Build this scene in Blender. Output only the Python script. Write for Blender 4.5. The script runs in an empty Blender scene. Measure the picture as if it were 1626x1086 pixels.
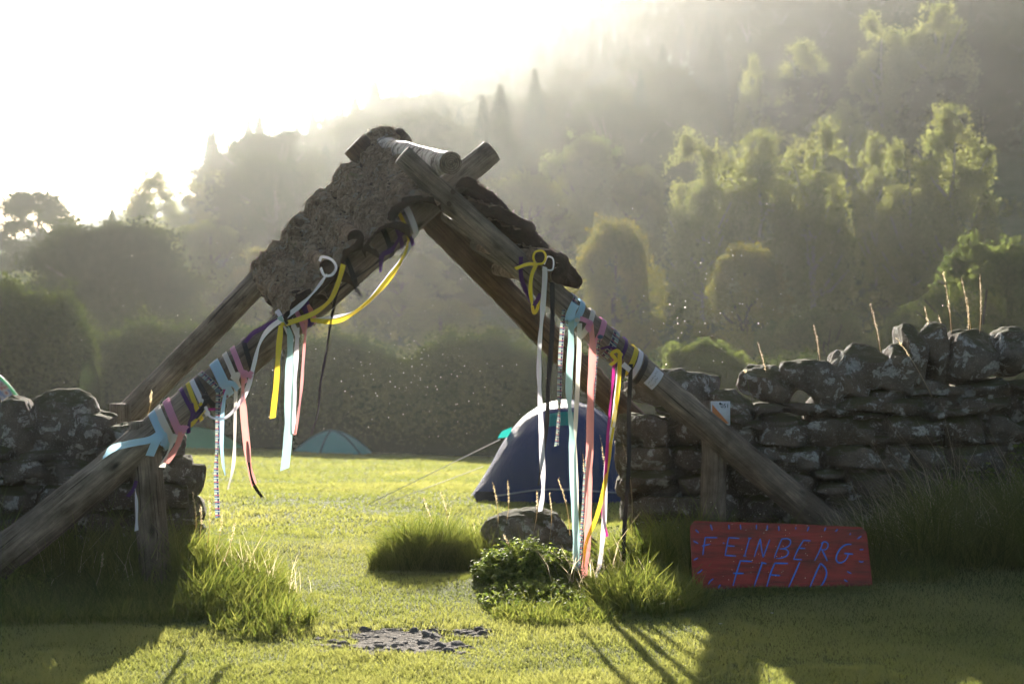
import bpy, bmesh, math, random
import numpy as np
from mathutils import Vector, Matrix
R = math.radians
rng = np.random.default_rng(7)
random.seed(7)
scn = bpy.context.scene
col = scn.collection

# ------------------------------------------------------------------ camera
FP = 2258.0            # focal length in photo pixels (1626 px wide photo)
CAMZ = 1.4
HORY = 600.0
cd = bpy.data.cameras.new('camera')
cam = bpy.data.objects.new('camera', cd); col.objects.link(cam)
cam.location = (0, 0, CAMZ); cam.rotation_euler = (R(90), 0, 0)
cd.sensor_width = 36.0; cd.lens = 36.0*FP/1626.0
cd.shift_y = (HORY-543.0)/1626.0
cd.clip_start = .1; cd.clip_end = 5000
cd.dof.use_dof = True; cd.dof.focus_distance = 9.5; cd.dof.aperture_fstop = 2.4
scn.camera = cam

# ------------------------------------------------------------------ sun and sky
SUN_AZ = R(-6.2); SUN_EL = R(17.6)
w = bpy.data.worlds.new('World'); scn.world = w; w.use_nodes = True
nt = w.node_tree
bg = nt.nodes['Background']
sky = nt.nodes.new('ShaderNodeTexSky'); sky.sky_type = 'NISHITA'
sky.sun_disc = False; sky.sun_elevation = SUN_EL; sky.sun_rotation = SUN_AZ
sky.air_density = 1.0; sky.dust_density = 3.0; sky.ozone_density = 1.0
nt.links.new(sky.outputs[0], bg.inputs[0]); bg.inputs[1].default_value = .05
sd = bpy.data.lights.new('sun', 'SUN'); sd.energy = 5.0; sd.angle = R(.5); sd.color = (1, .93, .82)
so = bpy.data.objects.new('sun', sd); col.objects.link(so)
sdir = Vector((math.sin(SUN_AZ)*math.cos(SUN_EL), math.cos(SUN_AZ)*math.cos(SUN_EL), math.sin(SUN_EL)))
so.rotation_euler = sdir.to_track_quat('Z', 'Y').to_euler(); so.location = (-20, 80, 60)

vs = scn.view_settings
vs.view_transform = 'Standard'; vs.look = 'None'; vs.exposure = EXPOSURE = 1.92; vs.gamma = 1
cy = scn.cycles
cy.use_denoising = True; cy.denoising_input_passes = 'RGB_ALBEDO'
cy.max_bounces = 6; cy.diffuse_bounces = 2; cy.glossy_bounces = 2; cy.transmission_bounces = 4
cy.volume_bounces = 1; cy.transparent_max_bounces = 8
cy.use_adaptive_sampling = True; cy.adaptive_threshold = .006
cy.sample_clamp_indirect = 6

# ------------------------------------------------------------------ helpers
def P(px, py, Y):
    return Vector(((px-813)/FP*Y, Y, CAMZ-(py-HORY)/FP*Y))
SK = .268              # the gate stands askew to the view: left side nearer
def F(px, py, off=0.0):    # point on the front frame's plane
    k = (px-813)/FP
    return P(px, py, (9.52+off)/(1-SK*k))
def B(px, py, off=0.0):    # point on the back frame's plane
    k = (px-813)/FP
    return P(px, py, (11.28+off)/(1-SK*k))

def smooth(a, b, x):
    t = np.clip((np.asarray(x, float)-a)/(b-a), 0, 1)
    return t*t*(3-2*t)

_nk = [(rng.normal(size=(24, 3)), rng.uniform(0, 6.28, 24)) for _ in range(6)]
def nz(p, s=1.0, k=0, octv=3):
    """smooth pseudo noise in about -1..1 on an (n,3) array"""
    p = np.asarray(p, float)*s
    out = np.zeros(len(p)); amp = 1.0; tot = 0
    for o in range(octv):
        K, ph = _nk[(k+o) % 6]
        q = p*(2.03**o)
        out += amp*np.sin(q@K.T*1.7+ph+1.3*np.sin(q@K[::-1].T*.9)).mean(1)*3.2
        tot += amp; amp *= .5
    return out/tot

def tagit(o, label=None, cat=None, group=None, kind=None):
    if label: o['label'] = label
    if cat: o['category'] = cat
    if group: o['group'] = group
    if kind: o['kind'] = kind
    return o
def empty(name, loc=(0, 0, 0), rz=0, **k):
    o = bpy.data.objects.new(name, None); col.objects.link(o)
    o.location = loc; o.rotation_euler = (0, 0, rz); o.empty_display_size = .1
    return tagit(o, **k)
def mesh_np(name, V, F4=None, F3=None, mat=None, parent=None, sm=True, attr=None, uv=None):
    V = np.ascontiguousarray(V, dtype=np.float32)
    me = bpy.data.meshes.new(name)
    me.vertices.add(len(V)); me.vertices.foreach_set('co', V.ravel())
    loops = []; tot = []
    if F4 is not None and len(F4): loops.append(np.asarray(F4).ravel()); tot.append(np.full(len(F4), 4))
    if F3 is not None and len(F3): loops.append(np.asarray(F3).ravel()); tot.append(np.full(len(F3), 3))
    lp = np.concatenate(loops).astype(np.int32); tt = np.concatenate(tot).astype(np.int32)
    st = np.concatenate([[0], np.cumsum(tt)[:-1]]).astype(np.int32)
    me.loops.add(len(lp)); me.loops.foreach_set('vertex_index', lp)
    me.polygons.add(len(tt)); me.polygons.foreach_set('loop_start', st); me.polygons.foreach_set('loop_total', tt)
    if sm: me.polygons.foreach_set('use_smooth', np.ones(len(tt), dtype=bool))
    if attr is not None:
        a = me.attributes.new('var', 'FLOAT', 'POINT'); a.data.foreach_set('value', np.asarray(attr, dtype=np.float32))
    if uv is not None:
        ul = me.uv_layers.new(name='UVMap'); ul.data.foreach_set('uv', np.asarray(uv, dtype=np.float32)[lp].ravel())
    me.update(calc_edges=True); me.validate()
    for m in (mat if isinstance(mat, (list, tuple)) else [mat]):
        if m: me.materials.append(m)
    o = bpy.data.objects.new(name, me); col.objects.link(o)
    if parent: o.parent = parent
    return o
class MB:
    """collects pieces of one mesh"""
    def __init__(s): s.V = []; s.F4 = []; s.F3 = []; s.U = []; s.n = 0
    def add(s, V, F4=None, F3=None, uv=None):
        V = np.asarray(V, float)
        if F4 is not None and len(F4): s.F4.append(np.asarray(F4)+s.n)
        if F3 is not None and len(F3): s.F3.append(np.asarray(F3)+s.n)
        s.U.append(np.asarray(uv, float) if uv is not None else np.zeros((len(V), 2)))
        s.V.append(V); s.n += len(V)
    def build(s, name, mat, parent=None, sm=True, uv=False):
        return mesh_np(name, np.concatenate(s.V), np.concatenate(s.F4) if s.F4 else None,
                       np.concatenate(s.F3) if s.F3 else None, mat, parent, sm, uv=np.concatenate(s.U) if uv else None)
def grid_faces(nu, nv, closed=False):
    i = np.arange(nu-1)[:, None]; j = np.arange(nv if closed else nv-1)[None, :]
    a = i*nv+j; b = i*nv+(j+1) % nv
    return np.stack([a, b, b+nv, a+nv], -1).reshape(-1, 4)
def tube(path, rad, n=8, cap=True):
    """returns V,F4,F3 of a tube along a polyline"""
    path = np.asarray([tuple(p) for p in path], float); rad = np.broadcast_to(np.asarray(rad, float), (len(path),))
    t = np.gradient(path, axis=0); t /= np.linalg.norm(t, axis=1)[:, None]+1e-9
    ref = np.array([0, 0, 1.]) if abs(t[0][2]) < .8 else np.array([1., 0, 0])
    u = np.cross(t, ref); u /= np.linalg.norm(u, axis=1)[:, None]+1e-9
    v = np.cross(t, u)
    a = np.linspace(0, 2*np.pi, n, endpoint=False)
    V = path[:, None]+rad[:, None, None]*(np.cos(a)[None, :, None]*u[:, None]+np.sin(a)[None, :, None]*v[:, None])
    V = V.reshape(-1, 3); F4 = grid_faces(len(path), n, True)
    F3 = []
    if cap:
        m = len(V); V = np.vstack([V, path[0], path[-1]])
        for j in range(n):
            F3.append((m, (j+1) % n, j)); F3.append((m+1, m-n+j, m-n+(j+1) % n))
    return V, F4, (F3 if F3 else None)
def box_np(c, h, M=None):
    s = np.array([(x, y, z) for x in (-1, 1) for y in (-1, 1) for z in (-1, 1)], float)*np.asarray(h)
    if M is not None: s = s@np.array(M).T
    return s+np.asarray(c), [(0, 1, 3, 2), (4, 6, 7, 5), (0, 4, 5, 1), (2, 3, 7, 6), (0, 2, 6, 4), (1, 5, 7, 3)]

# ------------------------------------------------------------------ materials
def mat(name, base=(.5, .5, .5), rough=.8, spec=.3):
    m = bpy.data.materials.new(name); m.use_nodes = True
    b = m.node_tree.nodes['Principled BSDF']
    b.inputs['Base Color'].default_value = (*base, 1); b.inputs['Roughness'].default_value = rough
    b.inputs['Specular IOR Level'].default_value = spec
    return m, m.node_tree, b
def N(nt, t, **k):
    n = nt.nodes.new(t)
    for a, v in k.items():
        if a in n.inputs: n.inputs[a].default_value = v
        else: setattr(n, a, v)
    return n
def ramp(nt, src, stops):
    r = nt.nodes.new('ShaderNodeValToRGB'); e = r.color_ramp.elements
    while len(e) < len(stops): e.new(.5)
    for i, (p, c) in enumerate(stops):
        e[i].position = p; e[i].color = (*c, 1) if len(c) == 3 else c
    nt.links.new(src, r.inputs[0]); return r.outputs[0]
def coords(nt, scale=(1, 1, 1), kind='Object'):
    tc = nt.nodes.new('ShaderNodeTexCoord'); mp = nt.nodes.new('ShaderNodeMapping')
    mp.inputs['Scale'].default_value = scale; nt.links.new(tc.outputs[kind], mp.inputs[0]); return mp.outputs[0]
def noise(nt, vec, scale, detail=6, rough=.6, dist=0):
    n = nt.nodes.new('ShaderNodeTexNoise'); n.inputs['Scale'].default_value = scale
    n.inputs['Detail'].default_value = detail; n.inputs['Roughness'].default_value = rough
    n.inputs['Distortion'].default_value = dist
    nt.links.new(vec, n.inputs['Vector']); return n.outputs[0]
def mix(nt, f, a, b, mode='MIX'):
    m = nt.nodes.new('ShaderNodeMix'); m.data_type = 'RGBA'; m.blend_type = mode
    for s, v in ((0, f), (6, a), (7, b)):
        if isinstance(v, bpy.types.NodeSocket): nt.links.new(v, m.inputs[s])
        elif s == 0: m.inputs[0].default_value = v
        else: m.inputs[s].default_value = (*v, 1)
    return m.outputs[2]
def bump(nt, b, h, st=.5, dist=.02):
    n = nt.nodes.new('ShaderNodeBump'); n.inputs['Strength'].default_value = st; n.inputs['Distance'].default_value = dist
    nt.links.new(h, n.inputs['Height']); nt.links.new(n.outputs[0], b.inputs['Normal'])

def foliage_mat(name, c1, c2, tr=.45, trc=1.6, gloss=.05):
    """diffuse + translucent leaf, hue varied leaf by leaf"""
    m = bpy.data.materials.new(name); m.use_nodes = True; nt = m.node_tree
    nt.nodes.remove(nt.nodes['Principled BSDF']); out = nt.nodes['Material Output']
    at = N(nt, 'ShaderNodeAttribute'); at.attribute_name = 'var'
    c = ramp(nt, at.outputs['Fac'], [(0, c1), (1, c2)])
    oi = nt.nodes.new('ShaderNodeObjectInfo')
    d = N(nt, 'ShaderNodeBsdfDiffuse'); t = N(nt, 'ShaderNodeBsdfTranslucent')
    hs = N(nt, 'ShaderNodeHueSaturation', Value=trc, Saturation=1.1); hs.inputs['Hue'].default_value = .492
    nt.links.new(c, hs.inputs['Color'])
    nt.links.new(c, d.inputs[0]); nt.links.new(hs.outputs[0], t.inputs[0])
    mx = N(nt, 'ShaderNodeMixShader'); mx.inputs[0].default_value = tr
    nt.links.new(d.outputs[0], mx.inputs[1]); nt.links.new(t.outputs[0], mx.inputs[2])
    g = N(nt, 'ShaderNodeBsdfGlossy'); g.inputs['Roughness'].default_value = .45; g.inputs[0].default_value = (.8, .8, .75, 1)
    m2 = N(nt, 'ShaderNodeMixShader'); m2.inputs[0].default_value = gloss
    nt.links.new(mx.outputs[0], m2.inputs[1]); nt.links.new(g.outputs[0], m2.inputs[2])
    nt.links.new(m2.outputs[0], out.inputs[0]); return m
M = {}
M['grass'] = foliage_mat('grass', (.09, .12, .022), (.245, .245, .085), .54, 1.85, .07)
M['grass_long'] = foliage_mat('grass_long', (.045, .08, .014), (.21, .22, .06), .5, 1.9, .04)
M['grass_dry'] = foliage_mat('grass_dry', (.50, .42, .27), (.75, .68, .48), .7, 1.3, .03)
M['leaf_weed'] = foliage_mat('leaf_weed', (.055, .095, .02), (.21, .25, .06), .55, 1.9, .03)
M['leaf_hedge'] = foliage_mat('leaf_hedge', (.020, .036, .010), (.055, .070, .016), .35, 1.7, .008)
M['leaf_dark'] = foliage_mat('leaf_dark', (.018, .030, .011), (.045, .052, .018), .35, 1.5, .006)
M['leaf_olive'] = foliage_mat('leaf_olive', (.045, .062, .018), (.12, .13, .03), .45, 1.8, .008)
M['leaf_green'] = foliage_mat('leaf_green', (.055, .085, .025), (.13, .15, .045), .45, 1.6, .008)
M['leaf_birch'] = foliage_mat('leaf_birch', (.09, .115, .035), (.20, .205, .075), .55, 1.6, .008)
M['leaf_autumn'] = foliage_mat('leaf_autumn', (.07, .085, .02), (.17, .15, .035), .45, 1.7, .008)
M['leaf_conifer'] = foliage_mat('leaf_conifer', (.016, .032, .016), (.035, .055, .022), .2, 1.3, .006)

m, nt, b = mat('soil', (.05, .05, .02), 1)
v = coords(nt); c = ramp(nt, noise(nt, v, 1.3, 8, .7), [(.3, (.06, .08, .015)), (.55, (.10, .115, .025)), (.75, (.13, .125, .04))])
nt.links.new(c, b.inputs[0]); bump(nt, b, noise(nt, v, 30, 5, .7), .8, .03); M['ground'] = m
m, nt, b = mat('hill_turf', (.05, .07, .03), 1)
v = coords(nt); c = ramp(nt, noise(nt, v, .09, 8, .7), [(.3, (.028, .045, .014)), (.5, (.05, .075, .02)), (.72, (.095, .10, .04))])
nt.links.new(c, b.inputs[0]); bump(nt, b, noise(nt, v, .7, 6, .75), 1, .8); M['hill'] = m
m, nt, b = mat('dirt', (.12, .09, .06), 1)
v = coords(nt); c = ramp(nt, noise(nt, v, 9, 8, .7), [(.3, (.05, .04, .028)), (.7, (.15, .125, .095))])
nt.links.new(c, b.inputs[0]); bump(nt, b, noise(nt, v, 60, 6, .7), .8, .02); M['dirt'] = m

def stone_mat(name, lich=.56, dark=1.0):
    m, nt, b = mat(name, (.2, .19, .17), .95, .2)
    v = coords(nt)
    base = ramp(nt, noise(nt, v, 5, 9, .72), [(.3, tuple(x*dark for x in (.050, .042, .033))), (.5, tuple(x*dark for x in (.125, .108, .088))), (.7, tuple(x*dark for x in (.23, .205, .17)))])
    base = mix(nt, ramp(nt, noise(nt, v, 1.9, 4, .6), [(.42, (0, 0, 0)), (.60, (.6, .6, .6))]), base, mix(nt, 1.0, base, (1.05, .88, .68), 'MULTIPLY'))
    l1 = ramp(nt, noise(nt, v, 11, 6, .68, .5), [(lich, (0, 0, 0)), (lich+.035, (1, 1, 1))])
    lc = ramp(nt, noise(nt, v, 55, 3, .6), [(.35, (.26, .26, .24)), (.65, (.50, .50, .46))])
    c = mix(nt, l1, base, lc)
    sp = ramp(nt, noise(nt, v, 90, 3, .6), [(.58, (0, 0, 0)), (.66, (.6, .6, .6))])
    c = mix(nt, sp, c, (.34, .33, .30))
    # moss where the surface looks up
    gn = nt.nodes.new('ShaderNodeNewGeometry'); sx = nt.nodes.new('ShaderNodeSeparateXYZ'); nt.links.new(gn.outputs['Normal'], sx.inputs[0])
    ad = N(nt, 'ShaderNodeMath', operation='MULTIPLY_ADD'); nt.links.new(noise(nt, v, 9, 5, .7), ad.inputs[0]); ad.inputs[1].default_value = 1.6; nt.links.new(sx.outputs[2], ad.inputs[2])
    mo = ramp(nt, ad.outputs[0], [(.0, (0, 0, 0)), (1, (0, 0, 0))]); 
    mo = N(nt, 'ShaderNodeMapRange'); mo.inputs[1].default_value = 1.25; mo.inputs[2].default_value = 1.6; mo.inputs[3].default_value = 0; mo.inputs[4].default_value = .8
    nt.links.new(ad.outputs[0], mo.inputs[0])
    c = mix(nt, mo.outputs[0], c, (.07, .075, .025))
    nt.links.new(c, b.inputs[0])
    ht = N(nt, 'ShaderNodeMath', operation='MULTIPLY_ADD'); nt.links.new(noise(nt, v, 60, 5, .7), ht.inputs[0]); ht.inputs[1].default_value = .35; nt.links.new(noise(nt, v, 14, 8, .75), ht.inputs[2])
    bump(nt, b, ht.outputs[0], 1, .035); return m
M['stone'] = stone_mat('stone'); M['stone_cope'] = stone_mat('stone_cope', .54, 1.15); M['rock'] = stone_mat('rock', .52, 1.6)
m, nt, b = mat('rubble', (.2, .19, .18), .95, .2); v = coords(nt)
nt.links.new(ramp(nt, noise(nt, v, 14, 6, .7), [(.3, (.07, .06, .05)), (.7, (.26, .23, .20))]), b.inputs[0]); bump(nt, b, noise(nt, v, 50, 5, .7), .8, .01); M['rubble'] = m

def wood_mat(name, dk, md, lt, warm=0, sc=1):
    """weathered pole: grain runs along local Z"""
    m, nt, b = mat(name, md, .78, .3)
    g = coords(nt, (15*sc, 15*sc, .9*sc)); v = coords(nt)
    n1 = noise(nt, g, 3.2, 10, .72, .5)
    c = ramp(nt, n1, [(.3, dk), (.5, md), (.68, lt)])
    blot = ramp(nt, noise(nt, v, 3.2, 6, .65), [(.38, (.38, .33, .28)), (.62, (1.15, 1.12, 1.1))])
    c = mix(nt, .85, c, blot, 'MULTIPLY')
    kn = N(nt, 'ShaderNodeTexVoronoi'); kn.inputs['Scale'].default_value = 1.0; nt.links.new(coords(nt, (6, 6, 3.2)), kn.inputs['Vector'])
    kf = ramp(nt, kn.outputs['Distance'], [(.06, (1, 1, 1)), (.17, (0, 0, 0))])
    c = mix(nt, kf, c, tuple(x*.35 for x in dk))
    ck = ramp(nt, noise(nt, coords(nt, (34, 34, .5)), 1.5, 4, .6), [(.60, (0, 0, 0)), (.655, (1, 1, 1))])
    c = mix(nt, ck, c, tuple(x*.4 for x in dk))
    nt.links.new(c, b.inputs[0])
    ma = N(nt, 'ShaderNodeMath', operation='MULTIPLY_ADD'); nt.links.new(ck, ma.inputs[0]); ma.inputs[1].default_value = -.5; nt.links.new(n1, ma.inputs[2])
    bump(nt, b, ma.outputs[0], .9, .012); return m
M['wood'] = wood_mat('weathered_wood', (.085, .067, .048), (.22, .18, .135), (.38, .32, .24))
M['wood_brown'] = wood_mat('brown_wood', (.05, .032, .018), (.14, .085, .045), (.26, .17, .09))
M['wood_yellow'] = wood_mat('yellow_wood', (.07, .055, .028), (.19, .15, .08), (.33, .27, .16))
m, nt, b = mat('cut_end', (.2, .15, .1), .9, .2)
v = coords(nt); wv = N(nt, 'ShaderNodeTexWave', wave_type='RINGS', rings_direction='Z'); wv.inputs['Scale'].default_value = 22; wv.inputs['Distortion'].default_value = 2.5
nt.links.new(v, wv.inputs['Vector']); c = ramp(nt, wv.outputs['Fac'], [(.1, (.09, .065, .045)), (.9, (.23, .18, .13))])
c = mix(nt, ramp(nt, noise(nt, v, 30, 5, .7), [(.5, (0, 0, 0)), (.62, (1, 1, 1))]), c, (.05, .038, .028)); nt.links.new(c, b.inputs[0]); M['cut_end'] = m
m, nt, b = mat('birch_bark', (.6, .58, .54), .7, .3)
v = coords(nt, (1, 1, 1)); rr = ramp(nt, noise(nt, coords(nt, (6, 6, 9)), 1.5, 8, .78), [(.42, (.66, .63, .58)), (.53, (.34, .28, .23)), (.60, (.07, .05, .04))])
nt.links.new(rr, b.inputs[0]); bump(nt, b, noise(nt, coords(nt, (9, 9, 14)), 1.5, 8, .8), 1, .035); M['birch_bark'] = m
m, nt, b = mat('lichen_bark', (.1, .08, .06), 1, .1)
v = coords(nt); c = ramp(nt, noise(nt, v, 10, 10, .82, .4), [(.34, (.05, .030, .017)), (.48, (.27, .185, .115)), (.64, (.54, .43, .30))])
lf = ramp(nt, noise(nt, v, 11, 6, .7), [(.56, (0, 0, 0)), (.63, (1, 1, 1))]); c = mix(nt, lf, c, (.33, .32, .27))
lf = ramp(nt, noise(nt, v, 5, 6, .7), [(.60, (0, 0, 0)), (.68, (.8, .8, .8))]); c = mix(nt, lf, c, (.17, .16, .06))
nt.links.new(c, b.inputs[0]); bump(nt, b, noise(nt, v, 20, 9, .8), 1, .06); M['lichen_bark'] = m
m, nt, b = mat('under_bark', (.05, .035, .025), 1, .1)
nt.links.new(ramp(nt, noise(nt, coords(nt), 12, 7, .7), [(.3, (.02, .014, .01)), (.7, (.09, .06, .04))]), b.inputs[0]); M['under_bark'] = m
m, nt, b = mat('tree_bark', (.08, .065, .05), 1, .1)
nt.links.new(ramp(nt, noise(nt, coords(nt), 4, 7, .7), [(.3, (.03, .024, .018)), (.7, (.13, .11, .09))]), b.inputs[0]); M['tree_bark'] = m
m, nt, b = mat('pale_bark', (.2, .19, .17), 1, .1); M['pale_bark'] = m

def cloth_mat(name, c, tr=.45, rough=.5, wr=0):
    m = bpy.data.materials.new(name); m.use_nodes = True; nt = m.node_tree; b = nt.nodes['Principled BSDF']; out = nt.nodes['Material Output']
    b.inputs['Roughness'].default_value = rough; b.inputs['Specular IOR Level'].default_value = .35
    t = N(nt, 'ShaderNodeBsdfTranslucent')
    if isinstance(c, tuple):
        b.inputs[0].default_value = (*c, 1); t.inputs[0].default_value = (*c, 1)
    else:
        s = c(nt); nt.links.new(s, b.inputs[0]); nt.links.new(s, t.inputs[0])
    if wr:
        bump(nt, b, noise(nt, coords(nt, (3, 3, 1)), 2.2, 5, .6, .5), wr, .08)
    mx = N(nt, 'ShaderNodeMixShader'); mx.inputs[0].default_value = tr
    nt.links.new(b.outputs[0], mx.inputs[1]); nt.links.new(t.outputs[0], mx.inputs[2]); nt.links.new(mx.outputs[0], out.inputs[0])
    return m
RC = dict(blue=(.42, .66, .80), white=(.80, .79, .84), cream=(.72, .68, .60), pink=(.72, .32, .46), coral=(.78, .33, .30),  # coral is the pink ribbon with warm backlight put into its colour
          purple=(.075, .025, .14), magenta=(.42, .03, .22), yellow=(.74, .58, .05), black=(.016, .014, .014), mint=(.36, .56, .55))  # mint: light blue ribbon as the sun behind tints it, painted in
for k, c in RC.items(): M['r_'+k] = cloth_mat('ribbon_'+k, c, .05 if k == 'black' else .42)
def tartan(nt):
    tc = nt.nodes.new('ShaderNodeTexCoord'); sp = nt.nodes.new('ShaderNodeSeparateXYZ'); nt.links.new(tc.outputs['UV'], sp.inputs[0])
    def stripe(sock, freq, off, wd):
        a = N(nt, 'ShaderNodeMath', operation='MULTIPLY_ADD'); nt.links.new(sock, a.inputs[0]); a.inputs[1].default_value = freq; a.inputs[2].default_value = off
        f = N(nt, 'ShaderNodeMath', operation='FRACT'); nt.links.new(a.outputs[0], f.inputs[0])
        l = N(nt, 'ShaderNodeMath', operation='LESS_THAN'); nt.links.new(f.outputs[0], l.inputs[0]); l.inputs[1].default_value = wd; return l.outputs[0]
    c = mix(nt, stripe(sp.outputs[1], 24, 0, .5), (.40, .50, .38), (.10, .18, .26))
    c = mix(nt, stripe(sp.outputs[0], 1, -.1, .35), c, (.03, .04, .10))
    c = mix(nt, stripe(sp.outputs[1], 24, .2, .18), c, (.34, .10, .12))
    c = mix(nt, stripe(sp.outputs[1], 24, .75, .12), c, (.50, .52, .42))
    return c
M['r_tartan'] = cloth_mat('ribbon_tartan', tartan, .4)
M['r_tartan_dark'] = cloth_mat('ribbon_tartan_dark', lambda nt: mix(nt, .72, tartan(nt), (.02, .03, .06)), .25)

M['crust'] = foliage_mat('crust', (.07, .048, .034), (.34, .29, .21), .2, 1.2, .02)
# ------------------------------------------------------------------ terrain
_rx = np.array([-570, -228, -143, -91, -37, 33, 93, 186, 430, 700.]); _rz = np.array([11, 17, 28, 44, 68, 108, 128, 134, 134, 134.])
def gz(x, y):
    x = np.asarray(x, float); y = np.asarray(y, float)
    z = -.043*np.clip(y-16, 0, 39)*smooth(14, 22, y)
    z = z-.038*np.clip(x, -22, 22)*smooth(17, 49, y)
    t = np.clip((y-60)/340, 0, 1)
    z = z+np.interp(x, _rx, _rz)*t**1.15
    z = z-np.clip(y-405, 0, 200)*.35
    p = np.stack([x, y, 0*x], -1).reshape(-1, 3)
    big = (nz(p, .045, 2)*2.2+nz(p, .16, 3)*.5).reshape(x.shape)
    z = z+big*smooth(75, 130, y)
    z = z+(nz(p, .9, 1, 2).reshape(x.shape)*.018+nz(p, 2.6, 3, 2).reshape(x.shape)*.012)*(1-smooth(20, 40, y))
    # banks at the feet of the two walls and the mound with weeds
    rb = smooth(.2, 1.2, x)*smooth(8.9, 10.3, y)*(1-smooth(12, 14, y)); z = z+.16*rb
    z = z+.05*np.clip(x-1.0, 0, 3)*smooth(7.5, 10, y)*(1-smooth(12, 15, y))
    lb = (1-smooth(-2.3, -1.3, x))*smooth(8.0, 9.2, y)*(1-smooth(11, 13, y)); z = z+.10*lb
    z = z+.13*np.exp(-(((x-.10)/.36)**2+((y-9.6)/.4)**2))
    z = z-.02*np.exp(-(((x+.62)/.5)**2+((y-7.6)/.5)**2))
    return z
def G(x, y): return float(gz(np.array([x]), np.array([y]))[0])
def terrain(name, xs, ys, mt, kind='structure'):
    X, Y = np.meshgrid(xs, ys); Z = gz(X, Y)
    o = mesh_np(name, np.stack([X, Y, Z], -1).reshape(-1, 3), grid_faces(len(ys), len(xs)), None, mt)
    tagit(o, kind=kind); return o
ysA = np.concatenate([np.arange(-6, 5, .5), np.arange(5, 14, .08), np.arange(14, 60, .6), [60]])
xsA = np.concatenate([np.arange(-60, -8, 2.0), np.arange(-8, 8, .1), np.arange(8, 60.1, 2.0)])
fld = terrain('meadow_ground', xsA, ysA, M['ground'])
hill = terrain('hillside', np.arange(-330, 332, 3.5), np.concatenate([np.arange(60, 420, 3.0), np.arange(420, 560, 8)]), M['hill'])
sd2 = np.concatenate([np.arange(-260, -59, 4.0)]); 
for sgn in (-1, 1):
    terrain('side_ground', sorted(sgn*np.concatenate([np.arange(60, 262, 5.0)])), np.arange(-10, 61, 5.0), M['hill'])
# land beyond: the far ridge
fx = np.arange(-420, 420, 6.0); fy = np.arange(480, 660, 7.0); X, Y = np.meshgrid(fx, fy)
crest = np.interp(X, [-420, -200, -130, -65, -25, 30, 110, 420], [36, 62, 80, 98, 124, 148, 152, 152.])
Z = crest*smooth(480, 580, Y)*(1-.4*smooth(590, 660, Y))+nz(np.stack([X, Y, 0*X], -1).reshape(-1, 3), .03, 4).reshape(X.shape)*4+nz(np.stack([X, Y, 0*X], -1).reshape(-1, 3), .16, 1).reshape(X.shape)*2
o = mesh_np('far_ridge', np.stack([X, Y, Z-4], -1).reshape(-1, 3), grid_faces(len(fy), len(fx)), None, M['hill']); tagit(o, kind='structure')

# ------------------------------------------------------------------ haze
Vb, Fb = box_np((0, 335, 80), (470, 355, 88))
hm = bpy.data.materials.new('haze'); hm.use_nodes = True; nt = hm.node_tree
nt.nodes.remove(nt.nodes['Principled BSDF'])
pv = nt.nodes.new('ShaderNodeVolumePrincipled'); pv.inputs['Density'].default_value = HAZE = .00019
pv.inputs['Anisotropy'].default_value = .70; pv.inputs['Color'].default_value = (.95, .98, .93, 1)
nt.links.new(pv.outputs[0], nt.nodes['Material Output'].inputs['Volume'])
hz = mesh_np('haze', Vb, Fb, None, hm, sm=False); tagit(hz, kind='stuff')

# ------------------------------------------------------------------ foliage builders
def leaf_cards(pts, size, aspect=.6, up=None, jit=1.0, r=rng):
    """one bent leaf (a quad of two triangles) per point; returns V,F4,var"""
    n = len(pts)
    d = r.normal(size=(n, 3)); d /= np.linalg.norm(d, axis=1)[:, None]
    if up is not None: d = d*jit+np.asarray(up); d /= np.linalg.norm(d, axis=1)[:, None]
    e = r.normal(size=(n, 3)); s = np.cross(d, e); s /= np.linalg.norm(s, axis=1)[:, None]
    L = (size*(.6+.8*r.random(n)))[:, None] if np.ndim(size) else size*(.6+.8*r.random(n))[:, None]
    a = pts-d*L*.5; c = pts+d*L*.5; b1 = pts+s*L*aspect*.5; b2 = pts-s*L*aspect*.5
    V = np.stack([a, b1, c, b2], 1).reshape(-1, 3)
    F4 = np.arange(4*n).reshape(-1, 4)
    return V, F4, np.repeat(r.random(n), 4)
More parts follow.
